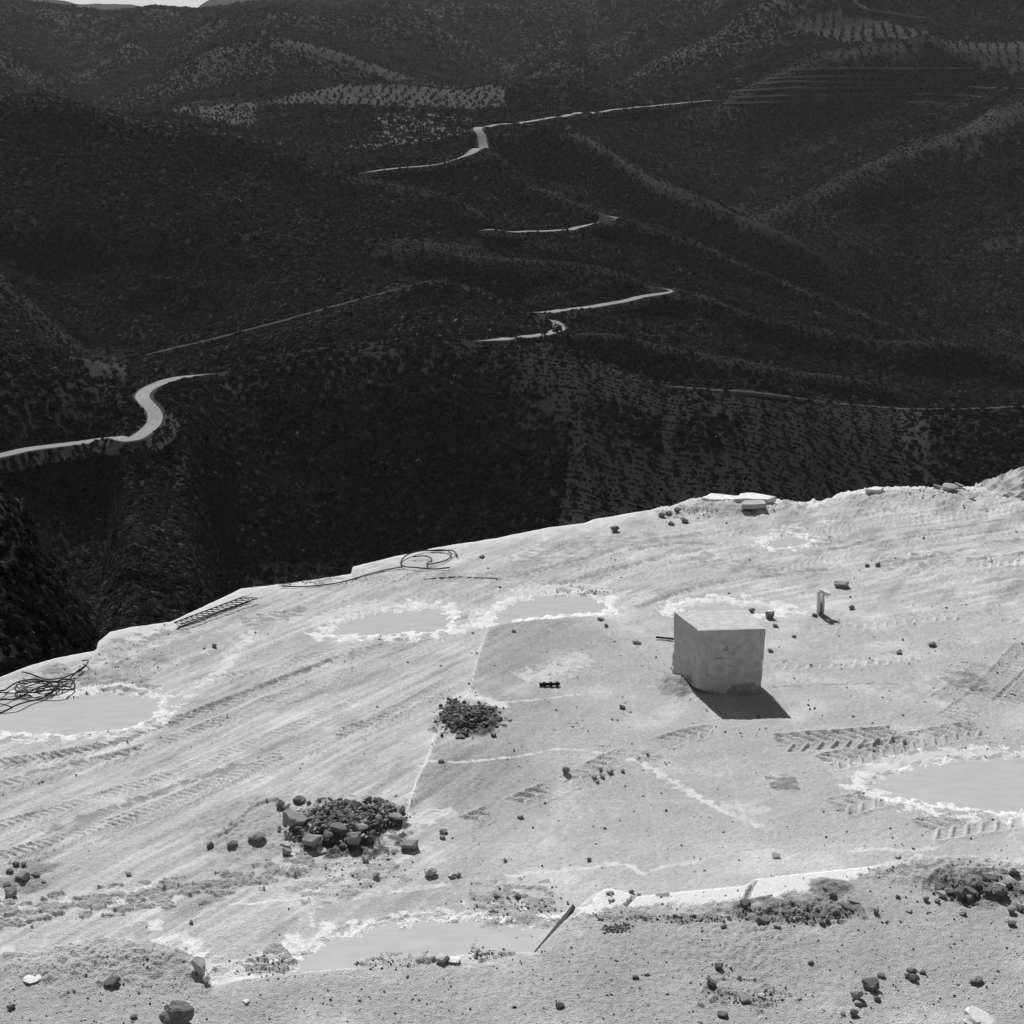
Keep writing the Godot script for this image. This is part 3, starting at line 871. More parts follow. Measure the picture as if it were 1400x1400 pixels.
func build_floor() -> void:
	nz.bump = noise(61, 1.3, 4)
	nz.fine = noise(62, 0.16, 3)
	nz.tone = noise(63, 2.6, 5)
	nz.streak = noise(64, 0.34, 4)
	nz.edge = noise(65, 0.5, 4)
	nz.clod = noise(66, 0.14, 3, FastNoiseLite.TYPE_CELLULAR)
	nz.big = noise(67, 9.0, 3)
	nz.speck = noise(68, 0.06, 2)
	nz.smear = noise(69, 1.0, 4)
	# columns: fine in the picture, coarse beyond its sides
	for x in [-1250.0, -950.0, -700.0, -520.0, -400.0, -320.0]: fc.append(x)
	for i in FCOLS: fc.append(FX0 + i * FSTEP)
	for x in [1740.0, 1830.0, 1960.0, 2150.0, 2400.0, 2650.0]: fc.append(x)
	var rows := PackedFloat32Array()      # share of the way from the foreground to the lip, and beyond
	var near := 12
	var nc := fc.size()
	fnr = FROWS + near
	fp.resize(nc * fnr)
	fpx.resize(nc * fnr)
	fh.resize(nc * fnr)
	fa.resize(nc * fnr)
	var drive := gp(520, 900) - gp(60, 1110)
	var da := atan2(drive.z, drive.x)
	var ca := cos(da)
	var sa := sin(da)
	var drive2 := gp(1380, 690) - gp(900, 772)
	var db := atan2(drive2.z, drive2.x)
	var cb := cos(db)
	var sb := sin(db)
	for c in nc:
		var px := fc[c]
		var ye := lerp_poly(EDGE, px)
		edge_of.append(ye)
		var yb := lerp_poly(BANK, px)
		var hb := lerp_poly(BANK_H, px)
		for r in fnr:
			var py := 0.0
			if r < near: py = lerpf(2300.0, 1470.0, pow(float(r) / near, 0.6))
			else: py = lerpf(1470.0, ye, float(r - near) / (FROWS - 1))
			var l := level(px, py, yb, hb)
			var p := gp(px, py, l)
			var i := c * fnr + r
			fp[i] = p
			fpx[i] = Vector2(px, py)
			# relief of trodden marble dust
			var near_bank := smoothstep(-6.0, 30.0, py - yb)
			var h: float = nz.bump.get_noise_2d(p.x, p.z) * lerpf(0.022, 0.032, near_bank) + nz.big.get_noise_2d(p.x, p.z) * 0.05
			h += nz.fine.get_noise_2d(p.x, p.z) * lerpf(0.010, 0.016, near_bank) + float(nz.speck.get_noise_2d(p.x, p.z)) * 0.006
			var u := p.x * ca + p.z * sa
			var v := -p.x * sa + p.z * ca
			var st: float = nz.streak.get_noise_2d(u * 0.055, v)
			var far_w := smoothstep(760.0, 980.0, px)
			if far_w > 0.0: st = lerpf(st, nz.streak.get_noise_2d((p.x * cb + p.z * sb) * 0.055 + 50.0, -p.x * sb + p.z * cb), far_w)
			var trk := 1.0 - 0.8 * smoothstep(560.0, 760.0, px) * smoothstep(810.0, 870.0, py)
			h += st * 0.022 * trk * (1.0 - near_bank)
			var tn: float = nz.tone.get_noise_2d(p.x, p.z)
			var sm: float = nz.smear.get_noise_2d(u * 0.22, v)
			var sp2: float = nz.speck.get_noise_2d(p.x, p.z)
			var a := 0.61 + 0.07 * tn + 0.15 * st * trk
			a += 0.08 * smoothstep(0.18, 0.45, tn + 0.4 * st * trk) - 0.13 * trk * smoothstep(0.15, 0.45, sm + 0.25 * st)
			a += (0.07 + 0.10 * clampf(0.5 + 1.6 * float(nz.big.get_noise_2d(p.x * 2.0, p.z * 2.0)), 0.0, 1.0)) * sp2 + 0.05 * float(nz.fine.get_noise_2d(p.x, p.z))
			a -= 0.16 * smoothstep(0.42, 0.62, sp2)
			var ab := 0.475 + 0.08 * tn + 0.06 * float(nz.fine.get_noise_2d(p.x, p.z)) + 0.09 * sp2
			ab += 0.10 * smoothstep(0.30, 0.5, tn) - 0.12 * smoothstep(0.40, 0.6, sp2)
			a = lerpf(a, ab, near_bank)
			# the bench to the right of the saw line is covered with greyer dust
			if near_bank < 0.5 and py > 836.0:
				var xe := lerp_poly(BENCH, py) if py < 1092.0 else 560.0
				if px > xe: a -= (0.05 + 0.09 * (1.0 - smoothstep(40.0, 260.0, px - xe))) * smoothstep(836.0, 836.0 + clampf((px - 700.0) * 0.3, 2.0, 90.0), py) * (1.0 - smoothstep(1092.0, 1160.0, py))
			if py - ye < 26.0: # clean sawn stone along the lip
				var w := smoothstep(16.0, 3.0, py - ye + 10.0 * float(nz.edge.get_noise_2d(p.x * 0.6, p.z * 0.6)))
				a = lerpf(a, 0.80, w * 0.8)
				h *= 1.0 - 0.5 * w
				h -= 0.05 * smoothstep(4.0, 0.0, py - ye)
			fh[i] = h
			fa[i] = a
	floor_features()
	# commit, with the drop behind the lip as three further rows
	var tot := fnr + 4
	var pts := PackedVector3Array()
	var cols := PackedColorArray()
	pts.resize(nc * tot)
	cols.resize(nc * tot)
	for c in nc:
		for r in fnr:
			var i := c * fnr + r
			var p := fp[i]
			p.y += fh[i]
			pts[c * tot + r] = p
			var a := clampf(fa[i], 0.04, 0.93)
			cols[c * tot + r] = Color(a, a, a)
		var lip := pts[c * tot + fnr - 1]
		var out := Vector3(lip.x, 0, lip.z).normalized()
		for k in 4:
			var q: Vector3 = lip + out * [0.06, 0.14, 0.5, 6.0][k] - Vector3(0, [0.05, 0.25, 6.0, 45.0][k], 0)
			if k > 1: q += out * float(nz.big.get_noise_2d(lip.x, lip.z)) * 1.5
			pts[c * tot + fnr + k] = q
			cols[c * tot + fnr + k] = Color(0.6, 0.6, 0.6)
	var o := put_grid("quarry_floor", pts, cols, nc, tot, M.floor, true)
	tag(o, "dusty marble quarry floor with tyre tracks and sawn edge", "", "", "structure")

# ---- tools that press things into the floor
func col_range(x0: float, x1: float) -> Vector2i:
	return Vector2i(clampi(int((x0 - FX0) / FSTEP) + 6, 0, fc.size() - 1), clampi(int((x1 - FX0) / FSTEP) + 8, 0, fc.size() - 1))

func row_of(c: int, py: float) -> int:
	return clampi(12 + int((1470.0 - py) / (1470.0 - edge_of[c]) * (FROWS - 1)), 0, fnr - 1)

func wpath(pix: Array, step := 0.25) -> Array:
	var raw := []
	for q in pix:
		var l := level(q[0], q[1], lerp_poly(BANK, q[0]), lerp_poly(BANK_H, q[0]))
		raw.append(gp(q[0], q[1], l))
	return smooth_path(raw, step)

# calls f(index, along, across) for each floor vertex within reach of a path
func along_path(path: Array, reach: float, f: Callable) -> void:
	var s := 0.0
	for k in path.size() - 1:
		var a: Vector3 = path[k]
		var b: Vector3 = path[k + 1]
		var t := Vector2(b.x - a.x, b.z - a.z)
		var len := t.length()
		if len < 0.001: continue
		t /= len
		var pa := proj(a)
		var m := reach / scale_at(a) + 4.0 + len / scale_at(a)
		var cr := col_range(pa.x - m, pa.x + m)
		for c in range(cr.x, cr.y + 1):
			var r0 := row_of(c, pa.y + m * 0.7)
			var r1 := row_of(c, pa.y - m * 0.7)
			for r in range(r0, r1 + 1):
				var i := c * fnr + r
				var d := Vector2(fp[i].x - a.x, fp[i].z - a.z)
				var u := d.dot(t)
				if u < 0.0 or u >= len: continue
				var v := d.x * -t.y + d.y * t.x
				if absf(v) <= reach: f.call(i, s + u, v)
		s += len

# a tyre rut: lugs of a given spacing, chevron (slant) or straight bars, with shoulders pushed up
func rut(pix: Array, width: float, pitch_m: float, depth: float, slant: float, tone := 0.0, fade := 0.35) -> void:
	var path := wpath(pix)
	var w := width * 0.5
	along_path(path, w * 1.35, func(i: int, s: float, v: float):
		var x := v / w
		var p := fp[i]
		var wear := clampf(0.50 + fade + 1.8 * float(nz.tone.get_noise_2d(p.x * 1.7 + 40.0, p.z * 1.7)), 0.0, 1.0)
		if absf(x) <= 1.0:
			var ph := (s + slant * absf(v)) / pitch_m
			var bar := smoothstep(0.30, 0.42, absf(ph - floor(ph) - 0.5))
			if absf(x) < 0.06: bar = 0.3
			fh[i] += wear * 1.3 * (-depth * 0.6 + depth * bar)
			fa[i] += wear * (0.05 * bar - 0.035 + tone)
		else:
			fh[i] += wear * depth * 0.6 * (1.0 - (absf(x) - 1.0) / 0.35))

# a strip of another tone, broken up by noise; rise in metres
func strip(pix: Array, width: float, albedo: float, rise := 0.0, ragged := 0.6, mixv := 1.0) -> void:
	var path := wpath(pix)
	along_path(path, width, func(i: int, s: float, v: float):
		var p := fp[i]
		var e: float = nz.edge.get_noise_2d(p.x * 1.4 + 17.0, p.z * 1.4) * ragged + nz.fine.get_noise_2d(p.x, p.z) * ragged * 0.5
		var k := 1.0 - absf(v) / (width * 0.5)
		var gate := smoothstep(-0.30, 0.05, float(nz.tone.get_noise_1d(s * 2.2 + p.x * 0.3)) + 0.12)
		var m := smoothstep(0.0, 0.30, k * 0.5 + e + 0.08) * smoothstep(-1.0, -0.4, k) * mixv * gate
		fa[i] = lerpf(fa[i], albedo * (1.13 if albedo > 0.5 else 1.0), m)
		fh[i] += rise * m)

# a crust of broken clods along a path
func crust(pix: Array, width: float, albedo: float, rise: float, thr := 0.1) -> void:
	var path := wpath(pix)
	along_path(path, width, func(i: int, s: float, v: float):
		var p := fp[i]
		var k := clampf(1.0 - absf(v) / width, 0.0, 1.0)
		var e: float = nz.edge.get_noise_2d(p.x * 0.8 + 5.0, p.z * 1.6)
		var m := smoothstep(thr, thr + 0.15, e + k * 0.45 - 0.15)
		var cl: float = nz.clod.get_noise_2d(p.x, p.z)
		fa[i] = lerpf(fa[i], albedo * (1.1 + 0.35 * cl) + 0.06, m * 0.7)
		fh[i] += m * rise * 0.55 * (0.25 - 0.6 * cl + 0.5 * float(nz.fine.get_noise_2d(p.x, p.z))))

func wpoly(pix: Array, h := 0.0) -> PackedVector2Array:
	var o := PackedVector2Array()
	for q in pix:
		var p := gp(q[0], q[1], h)
		o.append(Vector2(p.x, p.z))
	return o

func seg_dist(poly: PackedVector2Array, q: Vector2) -> float:
	var best := 1e9
	var n := poly.size()
	for k in n:
		best = minf(best, Geometry2D.get_closest_point_to_segment(q, poly[k], poly[(k + 1) % n]).distance_squared_to(q))
	return sqrt(best)

# calls f(index, signed distance: positive inside) for the vertices in and round an outline
func in_outline(pix: Array, h: float, reach: float, f: Callable) -> void:
	var poly := wpoly(pix, h)
	var box := Rect2(pix[0][0], pix[0][1], 0, 0)
	for q in pix: box = box.expand(Vector2(q[0], q[1]))
	box = box.grow(reach / 0.013)
	var cr := col_range(box.position.x, box.end.x)
	for c in range(cr.x, cr.y + 1):
		for r in range(row_of(c, box.end.y), row_of(c, box.position.y) + 1):
			var i := c * fnr + r
			var q := Vector2(fp[i].x, fp[i].z)
			var d := seg_dist(poly, q)
			if Geometry2D.is_point_in_polygon(q, poly): f.call(i, d)
			elif d < reach: f.call(i, -d)

# a shallow basin with a pale dried rim, filled with milky water
func puddle(label: String, pix: Array, rim: float, depth := 0.07, bed := 0.0) -> void:
	in_outline(pix, bed, rim * 1.8 + 0.4, func(i: int, sd: float):
		var p := fp[i]
		if p.y > bed + 0.1: return
		var e: float = nz.edge.get_noise_2d(p.x, p.z) * 0.35 + nz.fine.get_noise_2d(p.x, p.z) * 0.12
		var d := sd + e * (0.5 + rim * 0.5)
		var flat := smoothstep(-rim * 1.2 - 0.25, -0.05, d)
		fh[i] = lerpf(fh[i], -0.012 + 0.25 * fh[i], flat)
		fh[i] -= depth * smoothstep(-0.12, 0.30, d) - 0.012 * smoothstep(-0.35, -0.1, d) * smoothstep(0.05, -0.1, d)
		var white := smoothstep(-rim * 0.55 - 0.05, -rim * 0.42, d + 1.0 * e + 0.25 * float(nz.speck.get_noise_2d(p.x, p.z)))
		fa[i] = lerpf(fa[i], 0.93, white))
	var poly := wpoly(pix, bed)
	var big: Array = Geometry2D.offset_polygon(poly, 0.35, Geometry2D.JOIN_ROUND)
	var st := SurfaceTool.new()
	st.begin(Mesh.PRIMITIVE_TRIANGLES)
	var shape: PackedVector2Array = big[0]
	var tri := Geometry2D.triangulate_polygon(shape)
	var mid := Vector2.ZERO
	for q in poly: mid += q / poly.size()
	for k in range(0, tri.size(), 3):
		for m in 3:
			st.set_normal(Vector3.UP)
			var q := shape[tri[k + m]] - mid
			st.add_vertex(Vector3(q.x, 0, q.y))
	var o := put("puddle", st.commit(), M.water)
	o.position = Vector3(mid.x, bed - 0.045, mid.y)
	tag(o, label, "", "", "structure")

# a low heap or hollow
func heap(px: float, py: float, rx: float, rz: float, height: float, albedo := -1.0, rough := 0.3) -> void:
	var l := level(px, py, lerp_poly(BANK, px), lerp_poly(BANK_H, px))
	var o := gp(px, py, l)
	var m := maxf(rx, rz) / scale_at(o) + 6.0
	var cr := col_range(px - m, px + m)
	for c in range(cr.x, cr.y + 1):
		for r in range(row_of(c, py + m), row_of(c, py - m) + 1):
			var i := c * fnr + r
			var d := Vector2((fp[i].x - o.x) / rx, (fp[i].z - o.z) / rz).length()
			d += rough * float(nz.edge.get_noise_2d(fp[i].x, fp[i].z))
			if d >= 1.0: continue
			var k := smoothstep(1.0, 0.0, d)
			fh[i] += height * k * (1.0 + 0.25 * float(nz.fine.get_noise_2d(fp[i].x, fp[i].z)))
			if albedo > 0.0: fa[i] = lerpf(fa[i], albedo + 0.06 * float(nz.fine.get_noise_2d(fp[i].x, fp[i].z)), smoothstep(1.0, 0.75, d))

func floor_features() -> void:
	# tracks of lorries and loaders sweeping from lower left to upper right
	var W := 0.62
	rut([[-60, 1192], [50, 1163], [160, 1128], [320, 1064], [450, 1015], [560, 965], [620, 930]], W, 0.17, 0.030, 0.5)
	rut([[-60, 1150], [60, 1118], [180, 1080], [320, 1030], [450, 980], [580, 922]], W, 0.17, 0.022, 0.5)
	rut([[-60, 1092], [60, 1062], [190, 1028], [300, 990], [430, 940], [540, 900], [640, 862]], W, 0.2, 0.030, 0.6)
	rut([[-40, 1052], [120, 1026], [260, 982], [357, 946], [500, 893], [600, 864], [690, 830]], W, 0.2, 0.034, 0.6)
	rut([[380, 1040], [480, 1005], [560, 975], [610, 950]], 0.8, 0.25, 0.02, 0.8)
	rut([[250, 935], [330, 925], [430, 900], [520, 876], [620, 850]], 0.5, 0.2, 0.03, 0.4)
	rut([[470, 800], [560, 790], [680, 788], [800, 775], [930, 738], [1100, 715], [1250, 692], [1420, 676]], W, 0.24, 0.035, 0.5, -0.02)
	rut([[560, 820], [680, 806], [800, 790], [930, 755], [1100, 728], [1250, 706], [1420, 690]], W, 0.24, 0.03, 0.5)
	rut([[840, 806], [930, 775], [1050, 748], [1200, 718], [1420, 694]], 0.8, 0.24, 0.03, 0.5)
	rut([[850, 830], [930, 806], [1040, 780], [1150, 760], [1280, 735], [1420, 712]], 0.8, 0.24, 0.03, 0.5)
	rut([[900, 812], [1000, 790], [1110, 770], [1220, 748], [1420, 722]], 0.6, 0.24, 0.03, 0.5, -0.03)
	rut([[1330, 775], [1380, 768], [1440, 756]], 0.9, 0.3, 0.06, 0.6, 0.0, 0.6)
	# loader tyres, big open chevrons, on the right
	rut([[1066, 1019], [1130, 1014], [1200, 1009], [1230, 1006]], 0.95, 0.33, 0.06, 0.8, -0.02, 0.7)
	rut([[1130, 1045], [1180, 1033], [1240, 1016], [1300, 1003], [1340, 998]], 0.75, 0.30, 0.06, 0.7, -0.03, 0.6)
	rut([[1142, 1106], [1190, 1094], [1240, 1082]], 0.75, 0.33, 0.07, 0.8, -0.03, 0.8)
	rut([[1262, 1136], [1330, 1126], [1400, 1116], [1460, 1108]], 0.9, 0.33, 0.05, 0.7, 0.0, 0.6)
	rut([[1300, 985], [1340, 955], [1375, 920], [1410, 880]], 0.75, 0.22, 0.035, 0.2, -0.05, 0.3)
	rut([[1290, 958], [1330, 930], [1350, 910]], 0.7, 0.2, 0.03, 0.15, -0.03, 0.2)
	rut([[1380, 960], [1420, 920], [1450, 890]], 0.75, 0.22, 0.035, 0.2, -0.05, 0.3)
	rut([[640, 1124], [700, 1100], [785, 1065], [850, 1034], [936, 1007], [980, 998]], 0.55, 0.30, 0.045, 0.6, -0.02, 0.2)
	rut([[1060, 910], [1150, 905], [1240, 895], [1330, 870]], 0.7, 0.3, 0.025, 0.5)
	rut([[1130, 860], [1200, 850], [1290, 842], [1400, 845]], 0.7, 0.3, 0.03, 0.5)
	for q in [[[0, 1046], [140, 1018], [250, 980], [360, 938], [450, 905]], [[30, 1058], [150, 1034], [190, 1022]], [[230, 990], [330, 950], [450, 905], [560, 868]], [[700, 790], [760, 772], [880, 742], [960, 728]], [[760, 800], [860, 772], [960, 750]], [[860, 752], [930, 742], [980, 745]], [[1040, 790], [1090, 784], [1130, 778]], [[1230, 772], [1290, 762], [1340, 745], [1420, 735]], [[870, 830], [960, 800], [1050, 785]], [[1100, 760], [1200, 738], [1300, 722], [1400, 705]], [[60, 1140], [200, 1090], [330, 1045]], [[480, 858], [560, 850], [640, 842]]]:
		strip(q, 0.24, 0.34, -0.02, 0.9, 0.85)
	# puddles of milky water
	puddle("wide milky puddle at the left lip with hoses at its edge", [[-120, 952], [-60, 948], [0, 947], [50, 950], [98, 953], [118, 947], [150, 942], [188, 945], [214, 954], [222, 966], [212, 980], [188, 990], [150, 998], [100, 1002], [50, 1003], [0, 1000], [-60, 996], [-120, 990]], 0.5)
	puddle("milky puddle left of the two in the middle distance", [[446, 867], [458, 852], [490, 841], [540, 833], [590, 829], [612, 832], [618, 845], [610, 860], [570, 865], [510, 868]], 0.6)
	puddle("milky puddle behind the sawn edge of the grey bench", [[668, 851], [682, 834], [702, 821], [740, 814], [790, 811], [825, 817], [830, 836], [770, 839], [720, 845], [692, 851]], 0.55)
	puddle("large milky puddle beside deep loader tracks at right", [[1182, 1075], [1200, 1058], [1240, 1046], [1300, 1036], [1400, 1032], [1490, 1032], [1490, 1114], [1400, 1110], [1330, 1106], [1270, 1098], [1220, 1089]], 0.6)
	puddle("milky puddle below the gravel bank in the foreground", [[372, 1348], [392, 1318], [408, 1302], [440, 1290], [458, 1275], [510, 1263], [560, 1256], [600, 1253], [680, 1255], [735, 1258], [765, 1262], [758, 1290], [740, 1330], [640, 1340], [520, 1350]], 0.6)
	puddle("small far puddle on the lorry track", [[1042, 745], [1050, 736], [1080, 731], [1104, 733], [1108, 741], [1090, 747], [1060, 749]], 0.35)
	puddle("thin puddle just behind the marble block", [[922, 832], [944, 826], [975, 822], [1005, 824], [1050, 829], [1070, 832], [1040, 837], [960, 838]], 0.8, 0.06)
	# pale dried runs, cracks and saw lines
	strip([[690, 1198], [760, 1190], [820, 1183], [855, 1180], [882, 1196]], 0.14, 0.72)
	strip([[890, 1190], [930, 1180], [975, 1170], [1060, 1160]], 0.12, 0.66)
	strip([[862, 1036], [905, 1060], [945, 1085], [985, 1105], [1020, 1118], [1060, 1138]], 0.22, 0.72, 0.0, 0.9)
	strip([[985, 1105], [1010, 1100], [1045, 1112]], 0.4, 0.62, 0.0, 0.9)
	strip([[570, 1048], [640, 1042], [715, 1032], [760, 1024], [840, 1030]], 0.10, 0.70)
	strip([[598, 990], [585, 1035], [565, 1080], [556, 1110]], 0.05, 0.74, 0.01, 0.3)
	strip([[668, 856], [656, 890], [642, 945]], 0.05, 0.66, 0.0, 0.3)
	strip([[630, 955], [668, 955], [694, 966]], 0.3, 0.72, 0.0, 0.5)
	strip([[590, 953], [700, 958], [790, 948], [900, 938]], 0.08, 0.64, 0.0, 0.8)
	strip([[455, 1238], [520, 1222], [585, 1213], [620, 1208]], 0.22, 0.70, 0.0, 0.6)
	strip([[305, 1238], [360, 1235], [430, 1227]], 0.10, 0.74, 0.0, 0.3)
	strip([[340, 1215], [400, 1207], [450, 1200]], 0.35, 0.60, 0.0, 0.5)
	strip([[455, 1185], [470, 1205], [490, 1218]], 0.22, 0.66, 0.0, 0.4)
	strip([[500, 1150], [560, 1125], [622, 1108]], 0.5, 0.68, 0.0, 0.6)
	strip([[205, 1246], [218, 1262], [212, 1272]], 0.25, 0.74, 0.0, 0.5)
	strip([[165, 1290], [205, 1291], [240, 1282], [262, 1290], [278, 1330], [290, 1345]], 0.30, 0.74, 0.0, 0.5)
	strip([[0, 1302], [20, 1299]], 0.3, 0.7)
	strip([[255, 955], [275, 935], [300, 920], [330, 880], [350, 862]], 0.35, 0.70, 0.0, 0.7)
	strip([[1160, 1162], [1200, 1160], [1240, 1162], [1285, 1158]], 0.14, 0.70, 0.0, 0.6)
	strip([[1250, 1168], [1330, 1172], [1400, 1176]], 0.14, 0.70, 0.0, 0.6)
	strip([[920, 838], [980, 826], [1050, 828], [1085, 824]], 0.5, 0.70, 0.0, 0.7)
	strip([[1180, 800], [1250, 775], [1310, 765], [1320, 768]], 0.3, 0.62, 0.0, 0.7)
	strip([[1140, 905], [1200, 900], [1280, 890], [1350, 870]], 0.5, 0.60, 0.0, 0.9)
	strip([[1060, 925], [1130, 930], [1240, 955]], 0.5, 0.58, 0.0, 0.9)
	strip([[720, 930], [760, 915], [800, 895]], 0.8, 0.62, 0.012, 1.0)
	strip([[420, 855], [470, 835], [540, 824]], 0.6, 0.66, 0.0, 0.7)
	strip([[700, 810], [770, 803], [830, 806]], 0.7, 0.66, 0.0, 0.8)
	strip([[1380, 1030], [1300, 1030], [1220, 1045], [1180, 1075]], 0.5, 0.66, 0.0, 0.6)
	strip([[1050, 941], [1130, 937], [1200, 934], [1290, 940]], 0.05, 0.25, -0.02, 0.3)
	strip([[280, 1152], [310, 1140], [350, 1100], [380, 1092]], 0.16, 0.30, 0.05, 0.5)
	# darker, damper ground and broken crusts
	strip([[150, 905], [230, 890], [320, 868]], 1.5, 0.44, 0.0, 0.9, 0.7)
	strip([[60, 920], [130, 918], [210, 925]], 0.8, 0.42, 0.0, 0.9, 0.7)
	strip([[560, 800], [680, 792], [800, 786]], 0.8, 0.44, 0.0, 0.9, 0.6)
	strip([[700, 905], [760, 880], [830, 870]], 1.2, 0.40, 0.0, 0.9, 0.6)
	strip([[1100, 880], [1180, 872], [1280, 862]], 0.9, 0.46, 0.0, 0.9, 0.6)
	strip([[1290, 960], [1350, 920], [1410, 880]], 1.6, 0.42, 0.0, 0.9, 0.6)
	strip([[430, 1245], [560, 1235], [700, 1215]], 0.9, 0.46, 0.0, 0.9, 0.6)
	strip([[640, 1090], [760, 1120], [900, 1130]], 1.6, 0.50, 0.0, 0.9, 0.6)
	crust([[-20, 1256], [60, 1243], [120, 1234], [200, 1226], [280, 1216], [350, 1200], [400, 1186], [430, 1180]], 0.55, 0.27, 0.10, 0.02)
	crust([[60, 915], [110, 925], [170, 935], [205, 945]], 0.5, 0.25, 0.07, 0.0)
	crust([[130, 900], [180, 905], [230, 900]], 0.4, 0.28, 0.05)
	crust([[330, 850], [370, 845], [420, 832]], 0.5, 0.28, 0.06)
	crust([[380, 800], [420, 796], [470, 790]], 0.35, 0.25, 0.04)
	crust([[150, 882], [220, 868], [260, 860]], 0.5, 0.3, 0.05)
	crust([[590, 795], [640, 790], [690, 792]], 0.25, 0.3, 0.02)
	crust([[760, 806], [800, 808], [832, 814]], 0.6, 0.34, 0.06)
	crust([[1100, 738], [1130, 742], [1150, 740]], 0.6, 0.3, 0.07)
	crust([[1060, 728], [1120, 712], [1160, 708]], 0.5, 0.34, 0.05, 0.12)
	crust([[900, 705], [930, 700], [990, 700], [1040, 702]], 0.5, 0.33, 0.07, 0.06)
	crust([[340, 1330], [360, 1322], [400, 1308]], 0.6, 0.22, 0.10, -0.05)
	crust([[650, 1245], [700, 1240], [760, 1236]], 1.0, 0.30, 0.07, 0.02)
	crust([[480, 1325], [520, 1318], [560, 1308], [600, 1312]], 0.35, 0.20, 0.12, -0.1)
	crust([[640, 1298], [670, 1302], [685, 1310]], 0.4, 0.22, 0.10, -0.1)
	crust([[960, 1352], [1010, 1360], [1060, 1362]], 0.5, 0.24, 0.08)
	crust([[1050, 1072], [1090, 1070]], 0.35, 0.16, 0.05, -0.2)
	crust([[1300, 935], [1345, 928]], 0.7, 0.22, 0.05, -0.1)
	crust([[870, 1040], [900, 1032]], 0.5, 0.34, 0.05)
	crust([[820, 1254], [900, 1254], [1000, 1250], [1080, 1236], [1150, 1226]], 0.22, 0.26, 0.06, 0.02)
	crust([[1010, 1258], [1060, 1254], [1130, 1246], [1180, 1244]], 0.40, 0.20, 0.10, -0.05)
	crust([[400, 1225], [500, 1190], [540, 1180]], 0.8, 0.36, 0.05, 0.1)
	crust([[700, 770], [800, 742], [900, 735]], 0.9, 0.36, 0.03, 0.1)
	crust([[940, 760], [1000, 772], [1060, 785]], 0.7, 0.34, 0.03, 0.1)
	crust([[1200, 770], [1260, 772], [1300, 760]], 0.8, 0.32, 0.05, 0.1)
	crust([[960, 690], [1040, 694], [1090, 692]], 0.5, 0.36, 0.06, 0.1)
	crust([[1160, 690], [1250, 678], [1340, 676]], 0.6, 0.38, 0.07, 0.1)
	# sawn marble ledge that crowns the right hand bank
	in_outline([[778, 1256], [800, 1240], [816, 1221], [829, 1214], [846, 1215], [858, 1222], [874, 1224], [950, 1217], [1020, 1210], [1034, 1200], [1100, 1193], [1180, 1184], [1204, 1186], [1190, 1196], [1150, 1210], [1110, 1216], [1050, 1232], [1000, 1236], [900, 1241], [850, 1243], [812, 1252]], 0.47, 0.3, func(i: int, sd: float):
		var p := fp[i]
		var e: float = nz.edge.get_noise_2d(p.x, p.z) * 0.16 + nz.fine.get_noise_2d(p.x, p.z) * 0.08
		var m := smoothstep(-0.04, 0.05, sd + e)
		fa[i] = lerpf(fa[i], 0.91 + 0.04 * float(nz.tone.get_noise_2d(p.x, p.z)), m)
		fh[i] = lerpf(fh[i], 0.03 + 0.2 * fh[i], m))
	strip([[1018, 1238], [1024, 1222], [1032, 1206]], 0.10, 0.42, -0.07, 0.2)
	strip([[855, 1240], [865, 1230], [874, 1222]], 0.08, 0.45, -0.06, 0.2)
	strip([[896, 1225], [915, 1224]], 0.34, 0.30, 0.02, 0.5)
	# heaps of dust and spoil
	heap(1000, 694, 3.6, 1.6, 0.22)
	heap(1245, 682, 5.5, 2.2, 0.20)
	heap(922, 938, 0.55, 0.75, 0.22, 0.40)
	heap(472, 1132, 1.35, 1.35, 0.26, 0.15, 0.5)
	heap(345, 1132, 1.2, 1.6, 0.08, 0.48, 0.4)
	heap(642, 984, 0.85, 0.95, 0.20, 0.14, 0.5)
	heap(160, 1310, 2.6, 1.2, 0.14)
	heap(1320, 1190, 2.2, 0.9, 0.16)
	heap(1135, 1214, 0.5, 0.35, 0.12, 0.34)
	heap(1095, 1246, 1.2, 0.45, 0.05, 0.26, 0.6)
	heap(1020, 1300, 1.6, 1.0, 0.08, 0.44, 0.3)
	heap(1340, 1216, 1.0, 0.6, 0.08, 0.26, 0.6)
	heap(1310, 780, 3.0, 3.0, 0.10)
	heap(35, 1200, 0.5, 0.7, 0.05, 0.36, 0.8)

# ---------------------------------------------------------------- things on the floor
var rocks: Array = []

